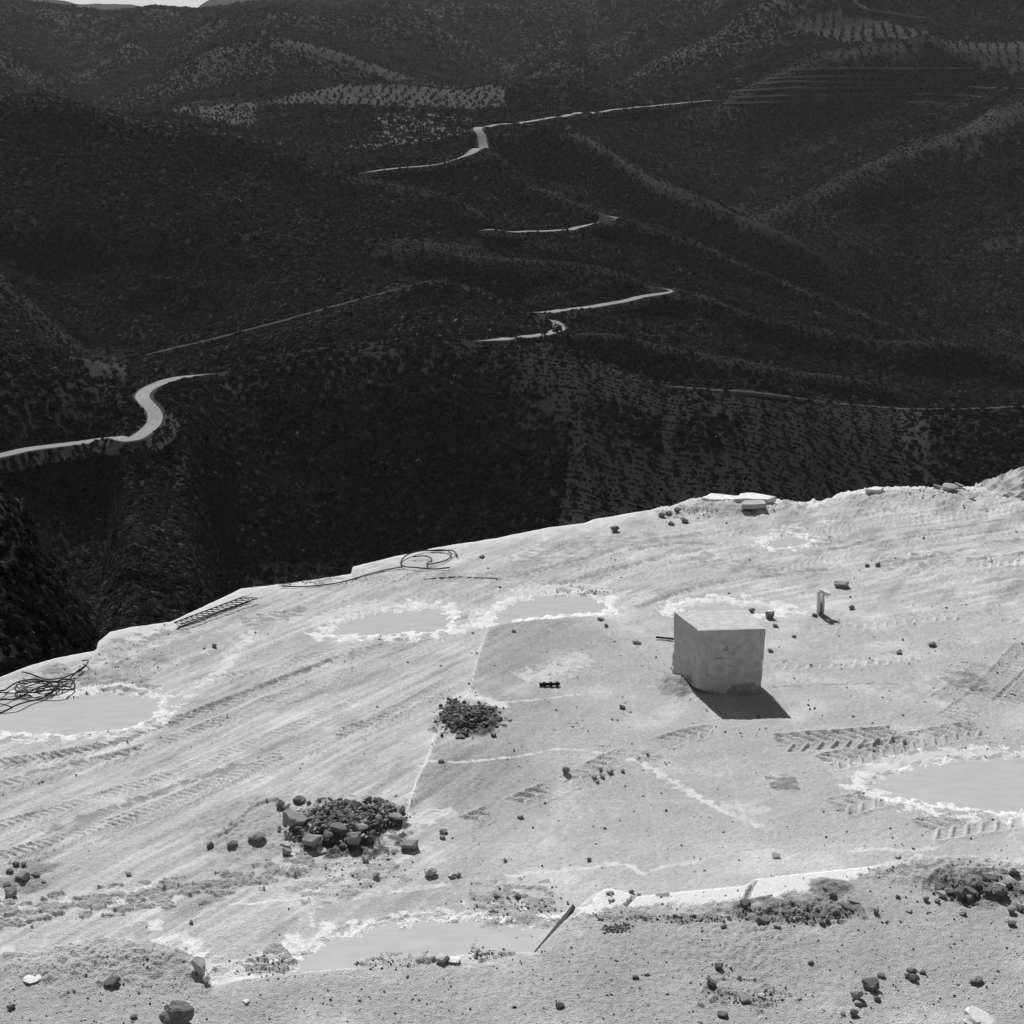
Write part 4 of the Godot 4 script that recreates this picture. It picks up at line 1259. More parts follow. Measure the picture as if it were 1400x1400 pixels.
func rock_mesh(sd: int, cuts: int, rough: float, segs := 12) -> ArrayMesh:
	# angular stone: a ball cut by random planes, unit half-width
	var r := RandomNumberGenerator.new()
	r.seed = sd
	var base := SphereMesh.new()
	base.radial_segments = segs
	base.rings = segs / 2
	base.radius = 1.0
	base.height = 2.0
	var arr := base.get_mesh_arrays()
	var vs: PackedVector3Array = arr[Mesh.ARRAY_VERTEX]
	var ix: PackedInt32Array = arr[Mesh.ARRAY_INDEX]
	var n := noise(sd + 900, 0.9, 2)
	var planes := []
	for i in cuts: planes.append([Vector3(r.randfn(), r.randfn() * 0.8, r.randfn()).normalized(), r.randf_range(0.42, 0.75)])
	for i in vs.size():
		var v := vs[i]
		for pl in planes:
			var o: float = v.dot(pl[0]) - pl[1]
			if o > 0.0: v -= pl[0] * o
		v *= 1.0 + rough * n.get_noise_3d(v.x, v.y, v.z)
		vs[i] = v
	var box := AABB(vs[0], Vector3.ZERO)
	for v in vs: box = box.expand(v)
	var st := SurfaceTool.new()
	st.begin(Mesh.PRIMITIVE_TRIANGLES)
	for k in ix:
		st.set_smooth_group(-1)
		st.set_color(Color.WHITE)
		st.add_vertex((vs[k] - box.get_center()) / (box.size * 0.5))
	st.generate_normals()
	return st.commit()

func floor_at(px: float, py: float) -> Vector3:
	var c := clampi(int(round((px - FX0) / FSTEP)) + 6, 0, fc.size() - 1)
	var r := row_of(c, py)
	var best := c * fnr + r
	var bd := 1e9
	for k in range(-14, 15):           # relief lifts points in the picture, so look along the column
		var rr := clampi(r + k, 0, fnr - 1)
		var i := c * fnr + rr
		var q := proj(fp[i] + Vector3(0, fh[i], 0))
		var d := absf(q.y - py)
		if d < bd:
			bd = d
			best = i
	return fp[best] + Vector3(0, fh[best], 0)

# a stone seen w pixels wide at a place of the photograph; py is its foot
func stone(px: float, py: float, w: float, tone: String, label: String, group := "", tall := 0.7, variant := -1, called := "stone") -> MeshInstance3D:
	var p := floor_at(px, py)
	var hw := w * 0.5 * scale_at(p)
	var v := variant if variant >= 0 else int(absf(px * 7.0 + py * 3.0)) % 10
	var o := put(called, rocks[v], M[tone])
	var hh := hw * tall
	o.scale = Vector3(hw, hh, hw * (0.8 + 0.3 * fmod(px * 0.37, 1.0)))
	o.rotation.y = (fmod(px * 0.13, 1.0) - 0.5) * 0.9
	o.position = p + Vector3(0, hh * 0.72, -hw * 0.3)
	tag(o, label, "rock" if w > 16.0 else "stone", group)
	return o

func tube(path: Array, rad: float, sides := 7) -> ArrayMesh:
	var st := SurfaceTool.new()
	st.begin(Mesh.PRIMITIVE_TRIANGLES)
	for k in path.size() - 1: limb(st, path[k], path[k + 1], rad, rad, sides)
	st.generate_normals()
	return st.commit()

func floor_path(pix: Array, lift: float, wave := 0.0, ox := 0.0, oy := 0.0, sc := 1.0) -> Array:
	var raw := []
	var k := 0
	for q in pix:
		var p := floor_at(q[0] / sc + ox, q[1] / sc + oy)
		raw.append(p + Vector3(0, lift + wave * (0.5 + 0.5 * sin(k * 2.1)), 0))
		k += 1
	return smooth_path(raw, 0.08)

func box_part(st: SurfaceTool, c: Vector3, s: Vector3, b := Basis()) -> void:
	# chamfered box
	var m := minf(s.x, minf(s.y, s.z)) * 0.08
	var f := [Vector3.RIGHT, Vector3.LEFT, Vector3.UP, Vector3.DOWN, Vector3.BACK, Vector3.FORWARD]
	for n in f:
		var u := Vector3(n.y, n.z, n.x)
		var v: Vector3 = n.cross(u)
		var hs := s * 0.5
		var o: Vector3 = n * absf(n.dot(hs))
		var uu: Vector3 = u * (absf(u.dot(hs)) - m)
		var vv: Vector3 = v * (absf(v.dot(hs)) - m)
		var q := [o - uu - vv, o + uu - vv, o + uu + vv, o - uu + vv]
		quad(st, c + b * q[3], c + b * q[2], c + b * q[1], c + b * q[0])
		# chamfer strips towards two neighbours
		for w in [[uu, u, vv], [vv, v, uu]]:
			for sg in [-1.0, 1.0]:
				var a0: Vector3 = o + w[0] * sg + w[2]
				var a1: Vector3 = o + w[0] * sg - w[2]
				var push: Vector3 = w[1] * sg * m - n * m
				quad(st, c + b * a0, c + b * a1, c + b * (a1 + push), c + b * (a0 + push))

func build_objects() -> void:
	for i in 10: rocks.append(rock_mesh(200 + i * 7, 14, 0.13))
	rocks.append(rock_mesh(991, 4, 0.28, 36))
	build_block()
	build_gear()
	build_slabs()
	build_stones()
	build_rubble()
	build_far()

func build_block() -> void:
	# corners read off the photograph: front left, front right, back right, back left
	var top := [Vector3(4.37, 1.66, -35.36), Vector3(5.973, 1.66, -35.48), Vector3(5.72, 1.66, -36.81), Vector3(3.911, 1.66, -36.66)]
	var bot := [Vector3(4.42, -0.12, -35.32), Vector3(5.90, -0.12, -35.43), Vector3(5.66, -0.12, -36.80), Vector3(3.96, -0.12, -36.62)]
	var foot := Vector3(5.0, 0.0, -36.0)
	var cen := Vector3(5.0, 0.8, -36.05)
	var n1 := noise(301, 0.25, 4)
	var n2 := noise(302, 0.07, 3)
	var n3 := noise(303, 0.5, 4)
	var st := SurfaceTool.new()
	st.begin(Mesh.PRIMITIVE_TRIANGLES)
	var faces := [[bot[0], bot[1], top[1], top[0]], [bot[1], bot[2], top[2], top[1]], [bot[2], bot[3], top[3], top[2]], [bot[3], bot[0], top[0], top[3]], [top[0], top[1], top[2], top[3]]]
	var N := 64
	var n4 := noise(304, 0.05, 3)
	for fi in faces.size():
		var f: Array = faces[fi]
		for a in N:
			for b in N:
				var q := []
				for k in [[0, 0], [1, 0], [1, 1], [0, 1]]:
					var u := float(a + k[0]) / N
					var v := float(b + k[1]) / N
					var p: Vector3 = f[0].lerp(f[1], u).lerp(f[3].lerp(f[2], u), v)
					var eu := minf(u, 1.0 - u)
					var ev := minf(v, 1.0 - v)
					var near_edge := smoothstep(0.06, 0.0, minf(eu, ev))
					var inward := (cen - p).normalized()
					var chip := maxf(0.0, n1.get_noise_3dv(p) + 0.1) * 0.028 * near_edge + 0.005 * near_edge
					p += inward * (chip + n2.get_noise_3dv(p) * 0.004)
					# the rough, broken back left side and the chipped foot at the front left
					var bul := smoothstep(1.1, 0.2, p.y) * smoothstep(0.45, 0.0, absf(p.x - 3.94)) * smoothstep(-36.2, -36.6, p.z)
					p.x -= bul * (0.045 + 0.08 * n1.get_noise_3dv(p * 1.2))
					var pn := Vector3(-0.42, -0.80, 0.42).normalized()
					var o := (p - Vector3(4.46, 0.16, -35.42)).dot(pn)
					if o > 0.0: p -= pn * o * 0.9
					q.append(p)
				for k in [3, 2, 1, 3, 1, 0]:
					var p: Vector3 = q[k]
					# damp stain low on the front face, and rust-like blotches
					var stain := smoothstep(0.05, 0.35, n3.get_noise_3dv(p) + 0.55 - p.y * 1.7)
					var saw := n3.get_noise_3d(p.x * 9.0, p.y * 0.5, p.z * 9.0)
					var pit := smoothstep(0.38, 0.55, n4.get_noise_3dv(p))
					var g := 1.0 - 0.40 * stain + 0.10 * saw - 0.22 * pit * smoothstep(-0.1, 0.3, n3.get_noise_3dv(p + Vector3(3, 1, 0))) - 0.12 * smoothstep(0.1, 0.5, n3.get_noise_3dv(p * 2.0 + Vector3(9, 0, 0)))
					st.set_smooth_group(fi)
					st.set_color(Color(g, g, g))
					st.add_vertex(p - foot)
	st.generate_normals()
	var o := thing("marble_block", foot)
	tag(o, "large sawn cube of marble standing alone on the quarry floor", "stone block")
	var bm: StandardMaterial3D = M.marble.duplicate()
	bm.vertex_color_use_as_albedo = true
	bm.resource_name = "block_marble"
	put("block", st.commit(), bm, o)
	# scratched marks on the front face
	var ink := mat("scratch", 0.2, 1.0)
	var fx := func(zx: float, zy: float) -> Vector3:
		var r := ray(880 + zx * 0.1714, 800 + zy * 0.1714)
		var a: Vector3 = top[0]
		var nn: Vector3 = (top[1] - top[0]).cross(bot[0] - top[0]).normalized()
		var t: float = nn.dot(a - Vector3(0, CAM_H, 0)) / nn.dot(r)
		var sg := 1.0 if nn.z > 0.0 else -1.0
		return Vector3(0, CAM_H, 0) + r * t + nn * sg * 0.004
	for stroke in [[[652, 500], [640, 520]], [[652, 500], [668, 488], [672, 520]], [[644, 516], [672, 522]], [[700, 545], [716, 556], [728, 530]], [[556, 590], [600, 584], [640, 578]], [[650, 584], [682, 582]], [[668, 642], [700, 648], [730, 650]], [[500, 715], [530, 722]]]:
		var pth := []
		for q in stroke: pth.append(fx.call(q[0], q[1]) - foot)
		var mi := put("scratch", tube(pth, 0.006, 5), ink, o)

func build_gear() -> void:
	# hoses: left tangle, measured in a 5.385 times enlargement whose corner is (0, 880)
	var hoses := [
		[[[160, 240], [220, 262], [330, 275], [460, 285], [520, 275], [600, 215], [640, 190], [650, 165], [610, 140]], 0.022, "black hose curving up past the top of the tangle by the left puddle"],
		[[[-80, 440], [0, 390], [40, 355], [120, 322], [250, 310], [400, 300], [470, 295], [540, 320], [550, 345], [510, 372], [400, 390], [320, 410], [220, 455], [130, 498], [0, 525], [-80, 535]], 0.026, "long black hose looping round the edge of the left puddle"],
		[[[-80, 490], [0, 460], [120, 420], [260, 370], [400, 330], [480, 290], [560, 240], [640, 200]], 0.026, "straight black hose crossing the tangle by the left puddle"],
		[[[-80, 412], [0, 400], [100, 385], [250, 372], [420, 360], [520, 330], [540, 310]], 0.020, "thin black hose across the near side of the tangle"],
		[[[-80, 492], [0, 490], [90, 487]], 0.018, "short thin hose lying in the left puddle"],
	]
	for h in hoses:
		tag(put("hose", tube(floor_path(h[0], 0.05, 0.12, 0, 880, 5.385), h[1] * 0.75), M.rubber), h[2], "hose", "hoses by the left puddle")
	# a coil of netting and hose in the middle of the tangle
	var coil := []
	var cc := floor_at(54, 944)
	for k in 70:
		var a := k * 0.42
		var rr := 0.38 + 0.10 * sin(k * 0.31)
		coil.append(cc + Vector3(cos(a) * rr * 1.2, 0.06 + 0.10 * fmod(k * 0.173, 1.0) + 0.03 * sin(k * 0.9), sin(a) * rr * 0.8))
	tag(put("hose_coil", tube(coil, 0.013, 5), M.rubber), "dark coiled bundle of hose in the tangle by the left puddle", "hose")
	var coil2 := [[490, 345], [470, 327], [420, 320], [360, 322], [300, 340], [276, 362], [285, 384], [340, 390], [400, 392], [460, 388]]
	tag(put("cable", tube(floor_path(coil2, 0.04, 0.05, 450, 640, 2.8), 0.020), M.rubber), "outer loop of black cable near the far lip", "cable", "cables near the far lip")
	var coil3 := [[320, 350], [370, 347], [392, 356], [375, 376], [410, 374], [450, 358], [468, 338], [440, 325], [385, 320]]
	tag(put("cable", tube(floor_path(coil3, 0.05, 0.05, 450, 640, 2.8), 0.018), M.rubber), "inner loop of black cable near the far lip", "cable", "cables near the far lip")
	var run := [[385, 803], [410, 804], [440, 801], [462, 799], [480, 794], [505, 786], [530, 780], [550, 777]]
	tag(put("cable", tube(floor_path(run, 0.03, 0.02), 0.018), M.rubber), "black cable trailing along the far lip to the loops", "cable", "cables near the far lip")
	var arc := [[580, 793], [620, 789], [650, 790], [680, 792]]
	tag(put("cable", tube(floor_path(arc, 0.02), 0.016), M.rubber), "short curved cable lying right of the cable loops", "cable", "cables near the far lip")
	# lattice ladder of iron near the left lip
	var a0 := floor_at(239, 857)
	var a1 := floor_at(334, 822)
	var b0 := floor_at(248, 860)
	var b1 := floor_at(352, 824)
	var lad := thing("lattice_ladder", a0)
	tag(lad, "iron lattice ladder lying flat near the left lip", "ladder")
	for pr in [[a0, a1], [b0, b1]]:
		put("rail", tube([pr[0] - a0 + Vector3(0, 0.14, 0), pr[1] - a0 + Vector3(0, 0.14, 0)], 0.016, 6), M.iron, lad)
	var mid0 := (a0 + b0) * 0.5 + Vector3(0, 0.03, 0)
	var mid1 := (a1 + b1) * 0.5 + Vector3(0, 0.03, 0)
	put("rail", tube([mid0 - a0, mid1 - a0], 0.016, 6), M.iron, lad)
	var nr := 15
	for k in nr:
		var t := float(k) / (nr - 1)
		var t2 := minf(t + 0.035, 1.0)
		var up := Vector3(0, 0.14, 0)
		put("rung", tube([a0.lerp(a1, t) + up - a0, b0.lerp(b1, t2) + up - a0], 0.011, 5), M.iron, lad)
		put("brace", tube([a0.lerp(a1, t) + up - a0, mid0.lerp(mid1, t2) - a0], 0.009, 5), M.iron, lad)
	# iron bar behind the block
	var p0 := floor_at(897, 874)
	var p1 := floor_at(940, 879)
	tag(put("iron_bar", tube([p0 + Vector3(0, 0.06, 0), p1 + Vector3(0, 0.06, 0)], 0.028, 8), M.iron), "dark iron bar poking out from behind the marble block", "bar")
	# black iron fitting lying on the bench
	var f0 := floor_at(738, 939)
	var f1 := floor_at(765, 938)
	var fit := thing("iron_fitting", f0)
	tag(fit, "short black iron fitting lying on the bench left of the block", "fitting")
	var ax := f1 - f0
	put("pipe", tube([Vector3(0, 0.06, 0), ax + Vector3(0, 0.06, 0)], 0.04, 8), M.iron, fit)
	for t in [0.18, 0.5, 0.8]:
		put("flange", tube([ax * t + Vector3(0, 0.06, 0), ax * (t + 0.12) + Vector3(0, 0.06, 0)], 0.065, 8), M.iron, fit)

func slab_mesh(pts: Array, thick: float, sd: int) -> ArrayMesh:
	# a flat stone: rounded outline on top, a slightly wider foot, uneven faces
	var n := noise(sd, 0.5, 3)
	var st := SurfaceTool.new()
	st.begin(Mesh.PRIMITIVE_TRIANGLES)
	var ring := []
	var m := pts.size()
	for i in m:
		for k in 4:
			ring.append(pts[i].lerp(pts[(i + 1) % m], k / 4.0))
	var c := Vector3.ZERO
	for q in ring: c += q / ring.size()
	var lay := [[0.0, 0.97], [thick * 0.8, 1.0], [thick, 0.95], [thick * 1.02, 0.5]]
	var rows := []
	for l in lay:
		var row := []
		for q in ring:
			var v: Vector3 = c + (q - c) * l[1]
			v += (q - c).normalized() * n.get_noise_2d(q.x * 3.0, q.z * 3.0) * 0.05
			v.y = q.y + l[0] + n.get_noise_2d(v.x * 2.0, v.z * 2.0) * 0.02
			row.append(v)
		rows.append(row)
	var k := ring.size()
	for j in rows.size() - 1:
		for i in k:
			quad(st, rows[j][i], rows[j + 1][i], rows[j + 1][(i + 1) % k], rows[j][(i + 1) % k])
	for i in k:
		for v in [rows[-1][i], c + Vector3(0, thick * 1.03, 0), rows[-1][(i + 1) % k]]:
			st.set_smooth_group(-1)
			st.add_vertex(v)
	st.generate_normals()
	return st.commit()

func slab(called: String, label: String, pix: Array, thick: float, material: Material, sd: int, base := 0.0) -> void:
	var pts := []
	var o := floor_at(pix[0][0], pix[0][1])
	for q in pix:
		var p := gp(q[0], q[1], o.y + base + thick)
		p.y = -0.03 + base
		pts.append(Vector3(p.x - o.x, p.y, p.z - o.z))
	var mi := put(called, slab_mesh(pts, thick + 0.03, sd), material)
	mi.position = o
	tag(mi, label, "slab")

func build_slabs() -> void:
	slab("marble_slab", "long white marble slab on the heap at the far lip", [[958, 680], [972, 674], [1000, 677], [1018, 678], [1003, 683], [975, 683]], 0.12, M.white_marble, 401, 0.0)
	slab("marble_slab", "white marble slab right of the long slab at the far lip", [[1002, 682], [1012, 674], [1030, 673], [1062, 679], [1050, 683], [1025, 682]], 0.15, M.white_marble, 402, 0.02)
	slab("stone_slab", "grey slab with a dark front under the white slabs at the far lip", [[1014, 690], [1016, 684], [1044, 683], [1048, 689]], 0.12, M.rock_pale, 403)
	slab("marble_slab", "low white slab on the far lip right of the notch", [[1184, 669], [1194, 665], [1208, 666], [1204, 670]], 0.16, M.white_marble, 404)
	# narrow upright offcut right of the block, with a cap leaning on it
	var p := floor_at(1119, 841)
	var off := thing("marble_offcut", p)
	tag(off, "narrow upright white offcut right of the marble block", "offcut")
	var st := SurfaceTool.new()
	st.begin(Mesh.PRIMITIVE_TRIANGLES)
	box_part(st, Vector3(0, 0.30, -0.1), Vector3(0.08, 0.72, 0.16), Basis(Vector3.BACK, 0.03))
	st.generate_normals()
	put("upright", st.commit(), M.white_marble, off)
	var cap := put("cap", rocks[4], M.white_marble, off)
	cap.scale = Vector3(0.18, 0.08, 0.16)
	cap.position = Vector3(0.13, 0.62, -0.12)
	cap.rotation.z = -0.15
	var prop := put("prop", rocks[2], M.rock_pale, off)
	prop.scale = Vector3(0.08, 0.38, 0.12)
	prop.position = Vector3(0.10, 0.24, -0.12)
	# dark slab leaning on the bank at the right end of the near puddle
	var q0 := gp(783, 1236, 0.44)
	var q1 := gp(781, 1243, 0.44)
	var q2 := gp(748, 1298, 0.34)
	var q3 := gp(730, 1301, 0.03)
	var ds := SurfaceTool.new()
	ds.begin(Mesh.PRIMITIVE_TRIANGLES)
	var th := Vector3(0.05, -0.06, 0.0)
	var outl := [q0, q1, q2, q3]
	quad(ds, q0 - q3, q1 - q3, q2 - q3, Vector3.ZERO)
	quad(ds, th, q2 + th - q3, q1 + th - q3, q0 + th - q3)
	for i in 4:
		quad(ds, outl[i] - q3, outl[i] + th - q3, outl[(i + 1) % 4] + th - q3, outl[(i + 1) % 4] - q3)
	ds.generate_normals()
	var dm := put("stone_slab", ds.commit(), M.slab_rock_dark)
	dm.position = q3
	tag(dm, "dark slab leaning on the bank at the right end of the near puddle", "slab")
	# spoil heap at the right border, on the far lip
	var hst := SurfaceTool.new()
	hst.begin(Mesh.PRIMITIVE_TRIANGLES)
	var hn := noise(411, 1.1, 4)
	var hc := gp(1452, 670)
	var R := 36
	var C := 64
	var grid := []
	for i in R + 1:
		var row := []
		for j in C:
			var a := TAU * j / C
			var rr := float(i) / R
			var v := Vector3(cos(a) * 3.0 * rr, 0, sin(a) * 2.4 * rr)
			v.y = 1.5 * pow(1.0 - rr, 1.1) * (1.0 + 0.3 * hn.get_noise_2d(v.x, v.z)) + 0.22 * hn.get_noise_2d(v.x * 2.5, v.z * 2.5) - 0.12
			row.append(v)
		grid.append(row)
	for i in R:
		for j in C:
			quad(hst, grid[i][j], grid[i][(j + 1) % C], grid[i + 1][(j + 1) % C], grid[i + 1][j])
	hst.generate_normals()
	var ho := put("spoil_heap", hst.commit(), M.rock_pale)
	ho.position = hc
	tag(ho, "rough spoil heap at the right border on the far lip", "heap")

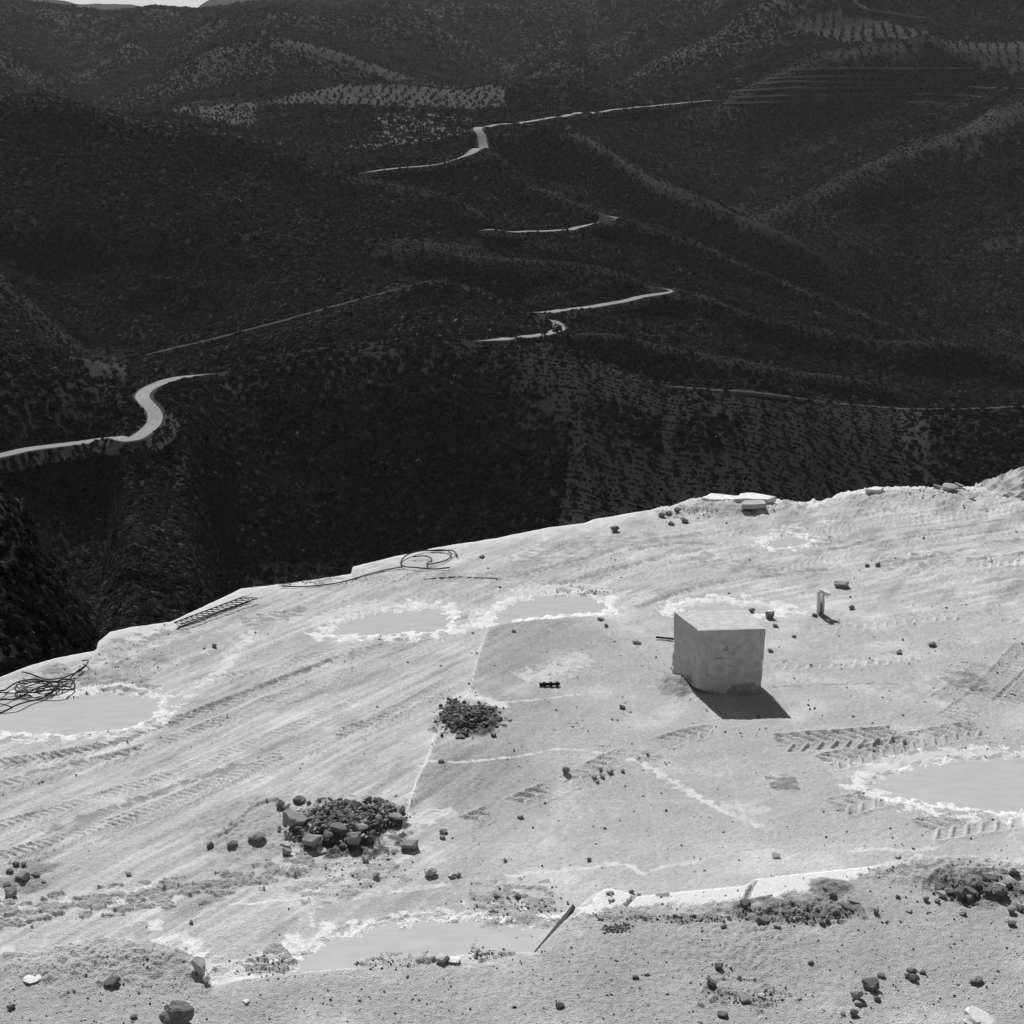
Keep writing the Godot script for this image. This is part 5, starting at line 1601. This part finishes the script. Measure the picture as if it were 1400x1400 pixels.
func build_stones() -> void:
	var P := "rock_pale"
	var G := "rock_grey"
	var D := "rock_dark"
	var hp1 := "rocks on the big dark rubble heap"
	var list := [
		[384, 1104, 15, G, "squared pale block at the upper left corner of the big rubble heap", hp1, 0.9],
		[391, 1107, 12, P, "rounded pale stone beside the squared block on the big rubble heap", hp1, 0.8],
		[404, 1131, 34, G, "biggest grey rock on the left of the big rubble heap", hp1, 0.75],
		[426, 1159, 26, G, "grey rock at the front foot of the big rubble heap", hp1, 0.75],
		[435, 1158, 14, P, "pale oval stone leaning on the rock at the heap's front", hp1, 0.9],
		[484, 1157, 21, G, "tall grey rock at the right front of the big rubble heap", hp1, 0.95],
		[440, 1167, 15, P, "pale stone lowest at the front of the big rubble heap", hp1, 0.6],
		[461, 1139, 25, D, "dark flat rock in the middle of the big rubble heap", hp1, 0.5],
		[495, 1137, 18, G, "grey rock right of middle on the big rubble heap", hp1, 0.55],
		[501, 1096, 15, G, "grey rock on the back ridge of the big rubble heap", hp1, 0.6],
		[540, 1120, 19, G, "flat grey rock at the right end of the big rubble heap", hp1, 0.5],
		[548, 1112, 10, G, "upright stone at the right tip of the big rubble heap", hp1, 1.4],
		[408, 1098, 17, D, "dark rock on the upper left edge of the big rubble heap", hp1, 0.7],
		[448, 1150, 13, D, "dark rock just above the front of the big rubble heap", hp1, 0.8],
		[470, 1160, 12, D, "small dark rock left of the tall rock on the heap's front", hp1, 0.8],
		[392, 1169, 14, G, "squared stone in front left of the big rubble heap", hp1, 0.9],
		[390, 1158, 16, P, "flat pale stone behind the squared stone, left of the heap", hp1, 0.45],
		[350, 1149, 26, G, "long grey rock on the dust left of the big rubble heap", "", 0.5],
		[318, 1157, 16, G, "oval grey stone at the left end of the broken ledge", "", 0.6],
		[286, 1160, 12, D, "dark splinter of rock at the far left of the broken ledge", "", 0.8],
		[559, 1162, 25, G, "large squared rock standing alone right of the rubble heap", "", 0.65],
		[500, 1178, 13, G, "round stone below the big rubble heap", "", 0.7],
		[514, 1199, 10, G, "small stone below right of the big rubble heap", "", 0.7],
		[588, 1197, 19, P, "pale angular rock above the near puddle", "", 0.7],
		[617, 1201, 12, P, "pale half of a pair of stones above the near puddle", "", 0.6],
		[625, 1199, 9, G, "grey half of a pair of stones above the near puddle", "", 0.8],
		[607, 1139, 12, G, "flat stone at the end of the pale run right of the heap", "", 0.6],
		[604, 1147, 8, G, "small stone just below the flat stone right of the heap", "", 0.7],
		[30, 1204, 19, G, "largest grey rock of the little cluster at left border", "stones of the left cluster", 0.7],
		[15, 1226, 15, G, "squared stone lowest of the cluster at left border", "stones of the left cluster", 0.9],
		[13, 1193, 10, D, "dark stone at the left of the cluster at left border", "stones of the left cluster", 0.7],
		[22, 1184, 9, D, "topmost dark stone of the cluster at left border", "stones of the left cluster", 0.7],
		[33, 1184, 8, D, "small dark stone right of the topmost in the left cluster", "stones of the left cluster", 0.7],
		[48, 1198, 11, D, "dark flat stone at the right of the left cluster", "stones of the left cluster", 0.5],
		[10, 1212, 10, D, "dark flat stone at the very left border", "stones of the left cluster", 0.5],
		[60, 1207, 7, G, "small stone apart on the right of the left cluster", "stones of the left cluster", 0.7],
		[175, 1197, 8, G, "small stone lying alone left of the broken ledge", "", 0.6],
		[262, 1263, 6, D, "small dark stone alone above the left bank", "", 0.8],
		[153, 1348, 22, D, "dark jagged stone on the left gravel bank", "", 0.6],
		[14, 1380, 12, D, "dark stone on the gravel at lower left border", "", 0.7],
		[183, 1392, 10, D, "small dark stone left of the boulder at the bottom", "", 0.5],
		[775, 1057, 11, D, "round dark stone in the middle of the floor", "", 0.85],
		[834, 1058, 10, G, "largest stone of the small heap in the middle of the floor", "stones of the small heap in the middle", 0.7],
		[822, 1054, 8, P, "pale stone of the small heap in the middle of the floor", "stones of the small heap in the middle", 0.7],
		[824, 1062, 8, G, "front stone of the small heap in the middle of the floor", "stones of the small heap in the middle", 0.7],
		[812, 1064, 8, G, "left stone of the small heap in the middle of the floor", "stones of the small heap in the middle", 0.6],
		[851, 1056, 6, D, "small dark stone right of the small heap in the middle", "stones of the small heap in the middle", 0.8],
		[817, 1071, 6, G, "small stone below the small heap in the middle", "stones of the small heap in the middle", 0.8],
		[712, 1118, 10, G, "flat stone in the narrow tyre track", "", 0.5],
		[806, 1178, 7, D, "small dark stone above the pale crack", "", 0.8],
		[690, 1178, 6, D, "small dark stone left of the pale crack's end", "", 0.8],
		[708, 1228, 9, D, "dark stone above the right end of the near puddle", "", 0.7],
		[679, 1226, 10, G, "grey stone above the near puddle, left of the dark one", "", 0.6],
		[863, 1222, 8, D, "dark stone at the notch of the white ledge", "", 0.9],
		[833, 1222, 12, G, "upper flat stone set in the round end of the white ledge", "", 0.35],
		[835, 1231, 10, P, "lower flat stone set in the round end of the white ledge", "", 0.35],
		[887, 1034, 6, D, "small dark stone up right of the small heap in the middle", "", 0.8],
		[852, 969, 9, D, "dark clod left below the marble block", "", 0.7],
		[603, 1042, 10, G, "flat stone on the saw line below the dark rubble patch", "", 0.5],
		[674, 1007, 8, D, "dark stone below right of the dark rubble patch", "", 0.7],
		[629, 1009, 14, D, "flat dark clod below the dark rubble patch", "", 0.4],
		[1062, 1173, 12, G, "flat grey stone above the white ledge", "", 0.5],
		[1227, 1172, 9, P, "pale stone on the floor behind the right hand bank", "", 0.5],
		[1019, 1240, 15, D, "dark stone at the crack of the white ledge", "", 0.7],
		[1139, 1228, 12, D, "dark stone below the right end of the white ledge", "", 0.7],
		[1158, 1245, 17, D, "dark wedge shaped stone on the right hand bank", "", 0.6],
		[1166, 1234, 15, G, "flat stone above the dark wedge on the right hand bank", "", 0.3],
		[1141, 1250, 9, D, "small dark stone left of the dark wedge", "", 0.8],
		[1044, 1261, 18, D, "broad dark clod on the bank below the ledge crack", "", 0.5],
		[1061, 1269, 11, G, "oval stone right of the broad dark clod", "", 0.5],
		[1124, 1264, 9, D, "left one of two touching dark stones on the bank", "", 0.9],
		[1131, 1260, 8, D, "right one of two touching dark stones on the bank", "", 0.8],
		[1197, 1250, 7, D, "small pointed stone in the middle of the right bank", "", 1.2],
		[1244, 1248, 10, G, "flat stone left below the right hand cluster", "", 0.4],
		[1228, 1228, 7, D, "small dark stone left of the right hand cluster", "", 0.7],
		[1317, 1252, 10, D, "dark stone below the right hand cluster", "", 0.6],
		[1383, 1249, 12, D, "dark oval stone near the right border", "", 0.75],
		[1395, 1246, 10, D, "dark stone touching the right border", "", 0.9],
		[1383, 1266, 11, D, "lower dark stone near the right border", "", 0.6],
		[1387, 1197, 14, D, "dark stone alone at upper right of the right bank", "", 0.85],
		[1041, 1363, 11, P, "pale flat stone on the gravel right of centre at bottom", "", 0.4],
		[1018, 1369, 15, G, "long grey stone in the furrows at the bottom", "", 0.5],
		[1247, 1333, 15, D, "upper dark stone of the group of four at lower right", "lower right group of four", 0.8],
		[1249, 1341, 12, D, "lower dark stone of the group of four at lower right", "lower right group of four", 0.8],
		[1239, 1335, 8, G, "left stone of the group of four at lower right", "lower right group of four", 0.8],
		[1261, 1331, 10, P, "pale stone of the group of four at lower right", "lower right group of four", 0.8],
		[1334, 1343, 20, G, "large two toned stone at lower right", "", 0.5],
		[1191, 1352, 20, D, "dark block shaped stone at lower right", "", 0.75],
		[1171, 1367, 18, G, "squared grey block below the dark block shaped stone", "", 0.85],
		[1173, 1373, 11, P, "pale stone at the foot of the squared grey block", "", 0.6],
		[1200, 1369, 10, D, "small dark stone right of the squared grey block", "", 0.7],
		[1168, 1390, 12, D, "dark stone near the bottom edge at lower right", "", 0.85],
		[1153, 1388, 7, D, "small stone left of the dark stone at the bottom edge", "", 0.6],
		[1109, 1318, 9, D, "dark stone on the bare gravel right of centre", "", 0.6],
		[1204, 1336, 11, D, "flat dark stone above the dark block shaped stone", "", 0.4],
		[819, 1257, 10, G, "oval stone below the round end of the white ledge", "", 0.5],
		[857, 1264, 10, G, "pale topped stone below the white ledge", "", 0.5],
		[990, 1269, 11, D, "dark stone on the bank below the middle of the ledge", "", 0.6],
		[983, 1326, 11, D, "square dark stone on the gravel at bottom centre right", "", 0.95],
		[973, 1350, 14, D, "tapering dark stone at the top of the furrows", "", 0.9],
		[766, 1378, 12, D, "dark stone alone at the bottom centre", "", 0.75],
		[868, 1338, 10, D, "dark half of two stones on the bottom gravel", "", 0.5],
		[884, 1333, 10, P, "pale half of two stones on the bottom gravel", "", 0.5],
		[988, 1391, 14, D, "dark oval stone near the bottom edge", "", 0.6],
		[1300, 672, 22, P, "large pale rock on the far lip at right", "rocks on the far lip", 0.5],
		[1282, 669, 12, G, "grey rock left of the large pale rock on the far lip", "rocks on the far lip", 0.6],
		[1311, 668, 13, G, "grey rock right of the large pale rock on the far lip", "rocks on the far lip", 0.7],
		[1327, 682, 11, G, "flat rock in front of the rocks on the far lip", "rocks on the far lip", 0.4],
		[1150, 803, 20, G, "dark topped rock right of the upright offcut", "", 0.5],
		[1164, 833, 9, D, "small dark stone right of the offcut's foot", "", 0.7],
		[1053, 846, 12, D, "larger dark clod behind the right edge of the block", "", 1.0],
		[1028, 837, 11, D, "dark clod directly behind the block's top corner", "", 0.6],
		[1059, 857, 8, D, "small dark stone right of the block's top corner", "", 0.6],
		[1053, 891, 8, D, "small dark stone right of the block's right edge", "", 0.6],
		[1086, 872, 7, D, "small dark stone farther right of the block", "", 0.6],
		[1229, 894, 8, D, "small dark stone on the open floor at right", "", 0.7],
		[1274, 883, 13, D, "dark clod on the open floor at right", "", 0.5],
		[1113, 843, 8, D, "dark stone at the foot of the upright offcut", "", 0.7],
		[937, 714, 11, G, "right hand rock of the group on the far lip left of the slabs", "rocks left of the far slabs", 0.8],
		[917, 717, 9, G, "front rock of the group on the far lip left of the slabs", "rocks left of the far slabs", 0.8],
		[927, 699, 10, D, "back rock of the group on the far lip left of the slabs", "rocks left of the far slabs", 0.7],
		[905, 707, 10, D, "left hand rock of the group on the far lip left of the slabs", "rocks left of the far slabs", 0.7],
		[914, 705, 8, D, "middle rock of the group on the far lip left of the slabs", "rocks left of the far slabs", 0.7],
		[1200, 775, 8, D, "right stone of the dark pair by the lorry track", "", 0.8],
		[1186, 775, 7, D, "left stone of the dark pair by the lorry track", "", 0.7],
		[841, 727, 13, D, "dark pyramid shaped stone near the far lip", "", 0.75],
		[659, 763, 8, D, "dark stone right of the cable loops", "", 0.7],
		[870, 880, 12, P, "pale stone left of the marble block", "", 0.65],
		[821, 848, 10, D, "flat dark stone at the corner of the bench puddle", "", 0.4],
		[829, 857, 6, D, "small dark stone below the corner of the bench puddle", "", 0.8],
		[702, 864, 6, D, "small stone on the bench below its puddle", "", 0.6],
		[293, 885, 7, D, "small dark stone on the open floor near the ladder", "", 0.8],
		[1016, 951, 5, P, "small pale stone against the front foot of the block", "", 0.6],
	]
	for s in list: stone(s[0], s[1], s[2], s[3], s[4], s[5], s[6])
	# the right hand cluster of dark rocks
	var cl := [[1359, 1204, 12, "right one of the two dark rocks topping the right hand cluster"], [1348, 1205, 12, "left one of the two dark rocks topping the right hand cluster"], [1334, 1213, 15, "dark rock left of the topping pair in the right hand cluster"], [1286, 1217, 13, "leftmost big rock of the right hand cluster"], [1313, 1227, 14, "tall dark rock in the middle of the right hand cluster"], [1327, 1224, 16, "broad dark rock right of the tall one in the right cluster"], [1334, 1228, 11, "small rock below the broad one in the right cluster"], [1326, 1232, 12, "lowest middle rock of the right hand cluster"], [1367, 1226, 21, "widest dark rock at the right of the right hand cluster"], [1378, 1214, 12, "rock at the right end of the right hand cluster"], [1350, 1223, 12, "rock left of the widest one in the right cluster"], [1266, 1232, 9, "small outlying rock left of the right hand cluster"], [1281, 1235, 8, "small rock below the leftmost big rock of the right cluster"], [1299, 1222, 11, "rock between the leftmost and the tall one of the right cluster"]]
	for k in cl.size(): stone(cl[k][0], cl[k][1], cl[k][2], D, cl[k][3], "rocks of the right hand cluster", 1.3 if k == 4 else 0.75)
	stone(1287, 1225, 12, P, "pale stone among the dark right hand cluster", "rocks of the right hand cluster", 0.7)
	stone(1369, 1216, 12, P, "pale stone near the right end of the right hand cluster", "rocks of the right hand cluster", 0.7)
	# boulder and pale pieces at the bottom
	stone(241, 1404, 46, D, "rounded dark boulder cut by the bottom edge at left", "", 0.75, 10, "boulder")
	stone(258, 1384, 12, "white_marble", "white shard sticking up behind the boulder at the bottom", "", 1.0, 5, "shard")
	stone(43, 1341, 23, "white_marble", "flat white chip on the gravel at lower left", "", 0.16, 6, "marble_chip")
	stone(336, 1371, 11, "white_marble", "small flat white chip on the bottom gravel", "", 0.3, 2, "marble_chip")
	stone(1340, 1402, 38, "white_marble", "white chunk cut by the bottom edge at lower right", "", 0.5, 1, "marble_chunk")
	stone(272, 1330, 22, P, "lump of pale rock at the broken end of the left bank", "", 1.1, 4, "rock")
	stone(283, 1344, 11, "white_marble", "white splinter at the broken end of the left bank", "", 1.3, 7, "shard")
	stone(605, 1316, 20, P, "pale lump on the near bank at the puddle's foot", "", 0.55, 8, "rock")
	stone(620, 1316, 18, "white_marble", "white slabby piece on the near bank beside the pale lump", "", 0.35, 9, "marble_chip")

func build_rubble() -> void:
	# loose rubble and pebbles too small to tell apart
	var r := RandomNumberGenerator.new()
	r.seed = 505
	var small := rock_mesh(555, 11, 0.15)
	var groups := [
		["rubble", "fine dark rubble of the big heap", [[468, 1126, 58, 27], [430, 1130, 36, 20], [508, 1114, 36, 14]], 3000, 0.8, 8.0, 0.18],
		["rubble", "fine dark rubble of the patch at the bench edge", [[640, 982, 38, 21], [622, 978, 20, 20]], 1300, 0.9, 7.0, 0.15],
		["rubble", "dark crumbs along the right hand bank", [[1090, 1248, 70, 12], [1330, 1218, 60, 18], [940, 1256, 110, 6], [843, 1270, 20, 5]], 900, 1.2, 5.0, 0.17],
		["rubble", "dark crumbs around the foreground puddle", [[520, 1316, 50, 8], [660, 1303, 24, 8], [700, 1238, 70, 14], [360, 1322, 40, 14], [500, 1186, 70, 30], [1040, 1362, 70, 10]], 900, 1.2, 4.0, 0.2],
		["rubble", "dark crumbs scattered along the far lip", [[930, 704, 40, 12], [110, 935, 90, 14], [1290, 674, 60, 8], [1010, 698, 60, 6], [800, 808, 40, 6], [190, 900, 60, 20], [400, 798, 60, 5]], 500, 1.0, 3.0, 0.2],
	]
	for g in groups:
		var tr := []
		var co := []
		for k in g[3]:
			var e: Array = g[2][k % g[2].size()]
			var a := r.randf() * TAU
			var q := sqrt(r.randf()) * (1.0 + 0.25 * r.randfn())
			var p := floor_at(e[0] + cos(a) * e[2] * q, e[1] + sin(a) * e[3] * q)
			var w := lerpf(g[4], g[5], pow(r.randf(), 3.5)) * 0.5 * scale_at(p)
			tr.append(Transform3D(Basis.from_euler(Vector3(r.randf() * 6, r.randf() * 6, r.randf() * 6)).scaled(Vector3(w, w * 0.8, w)), p + Vector3(0, w * 0.4, 0)))
			var t: float = g[6] * exp(r.randfn() * 0.5)
			co.append(Color(t, t, t))
		scatter(g[0], g[1], small, M.pebble, tr, co, g[0])
	for g in [["pebbles", "grey and pale pebbles strewn over the gravel banks", 5200, 0], ["pebbles", "small stones strewn over the open quarry floor", 2600, 1]]:
		var tr := []
		var co := []
		while tr.size() < g[2]:
			var px := r.randf_range(-150, 1550)
			var py := r.randf_range(1170, 1460) if g[3] == 0 else r.randf_range(690, 1300)
			var on_bank := py > lerp_poly(BANK, px) + 4.0
			if on_bank != (g[3] == 0): continue
			if py < lerp_poly(EDGE, px) + 4.0: continue
			if g[3] == 1 and r.randf() > 0.35 + 0.65 * smoothstep(500, 900, px) * smoothstep(800, 900, py): continue
			var p := floor_at(px, py)
			var w := (0.9 + 3.2 * pow(r.randf(), 5.0)) * 0.5 * scale_at(p)
			tr.append(Transform3D(Basis.from_euler(Vector3(r.randf() * 6, r.randf() * 6, r.randf() * 6)).scaled(Vector3(w, w * 0.7, w)), p + Vector3(0, w * 0.35, 0)))
			var t := 0.18 * exp(r.randfn() * 0.6)
			if r.randf() < 0.25: t = 0.6
			co.append(Color(t, t, t))
		scatter(g[0], g[1], small, M.pebble, tr, co, g[0])

func build_far() -> void:
	# small tower on the far hill
	var p := on_hill(361, 54, 1500)
	var t := thing("stone_tower", p)
	tag(t, "small pale stone tower on the far hill at upper left", "tower")
	var st := SurfaceTool.new()
	st.begin(Mesh.PRIMITIVE_TRIANGLES)
	for k in 4:
		var a0 := TAU * (k + 0.5) / 4.0
		var a1 := TAU * (k + 1.5) / 4.0
		var d0 := Vector3(cos(a0), 0, sin(a0))
		var d1 := Vector3(cos(a1), 0, sin(a1))
		quad(st, d1 * 3.2 - Vector3(0, 2, 0), d1 * 2.7 + Vector3(0, 8.5, 0), d0 * 2.7 + Vector3(0, 8.5, 0), d0 * 3.2 - Vector3(0, 2, 0))
	st.generate_normals()
	put("wall", st.commit(), M.plaster, t)
	var rf := SurfaceTool.new()
	rf.begin(Mesh.PRIMITIVE_TRIANGLES)
	box_part(rf, Vector3(0, 8.8, 0), Vector3(4.6, 0.6, 4.6))
	rf.generate_normals()
	put("roof", rf.commit(), M.plaster, t)
	var dr := SurfaceTool.new()
	dr.begin(Mesh.PRIMITIVE_TRIANGLES)
	box_part(dr, Vector3(0, 1.2, 2.1), Vector3(1.1, 2.4, 0.4))
	dr.generate_normals()
	put("door", dr.commit(), M.bark, t)
	# roadside pole on the far saddle
	var q := on_hill(941, 144, 1180)
	var pole := thing("utility_pole", q)
	tag(pole, "thin utility pole beside the road on the far saddle", "pole")
	put("post", tube([Vector3(0, -1, 0), Vector3(0, 7.0, 0)], 0.16, 6), M.plaster, pole)
	put("crossbar", tube([Vector3(-0.9, 6.4, 0), Vector3(0.9, 6.4, 0)], 0.09, 5), M.plaster, pole)
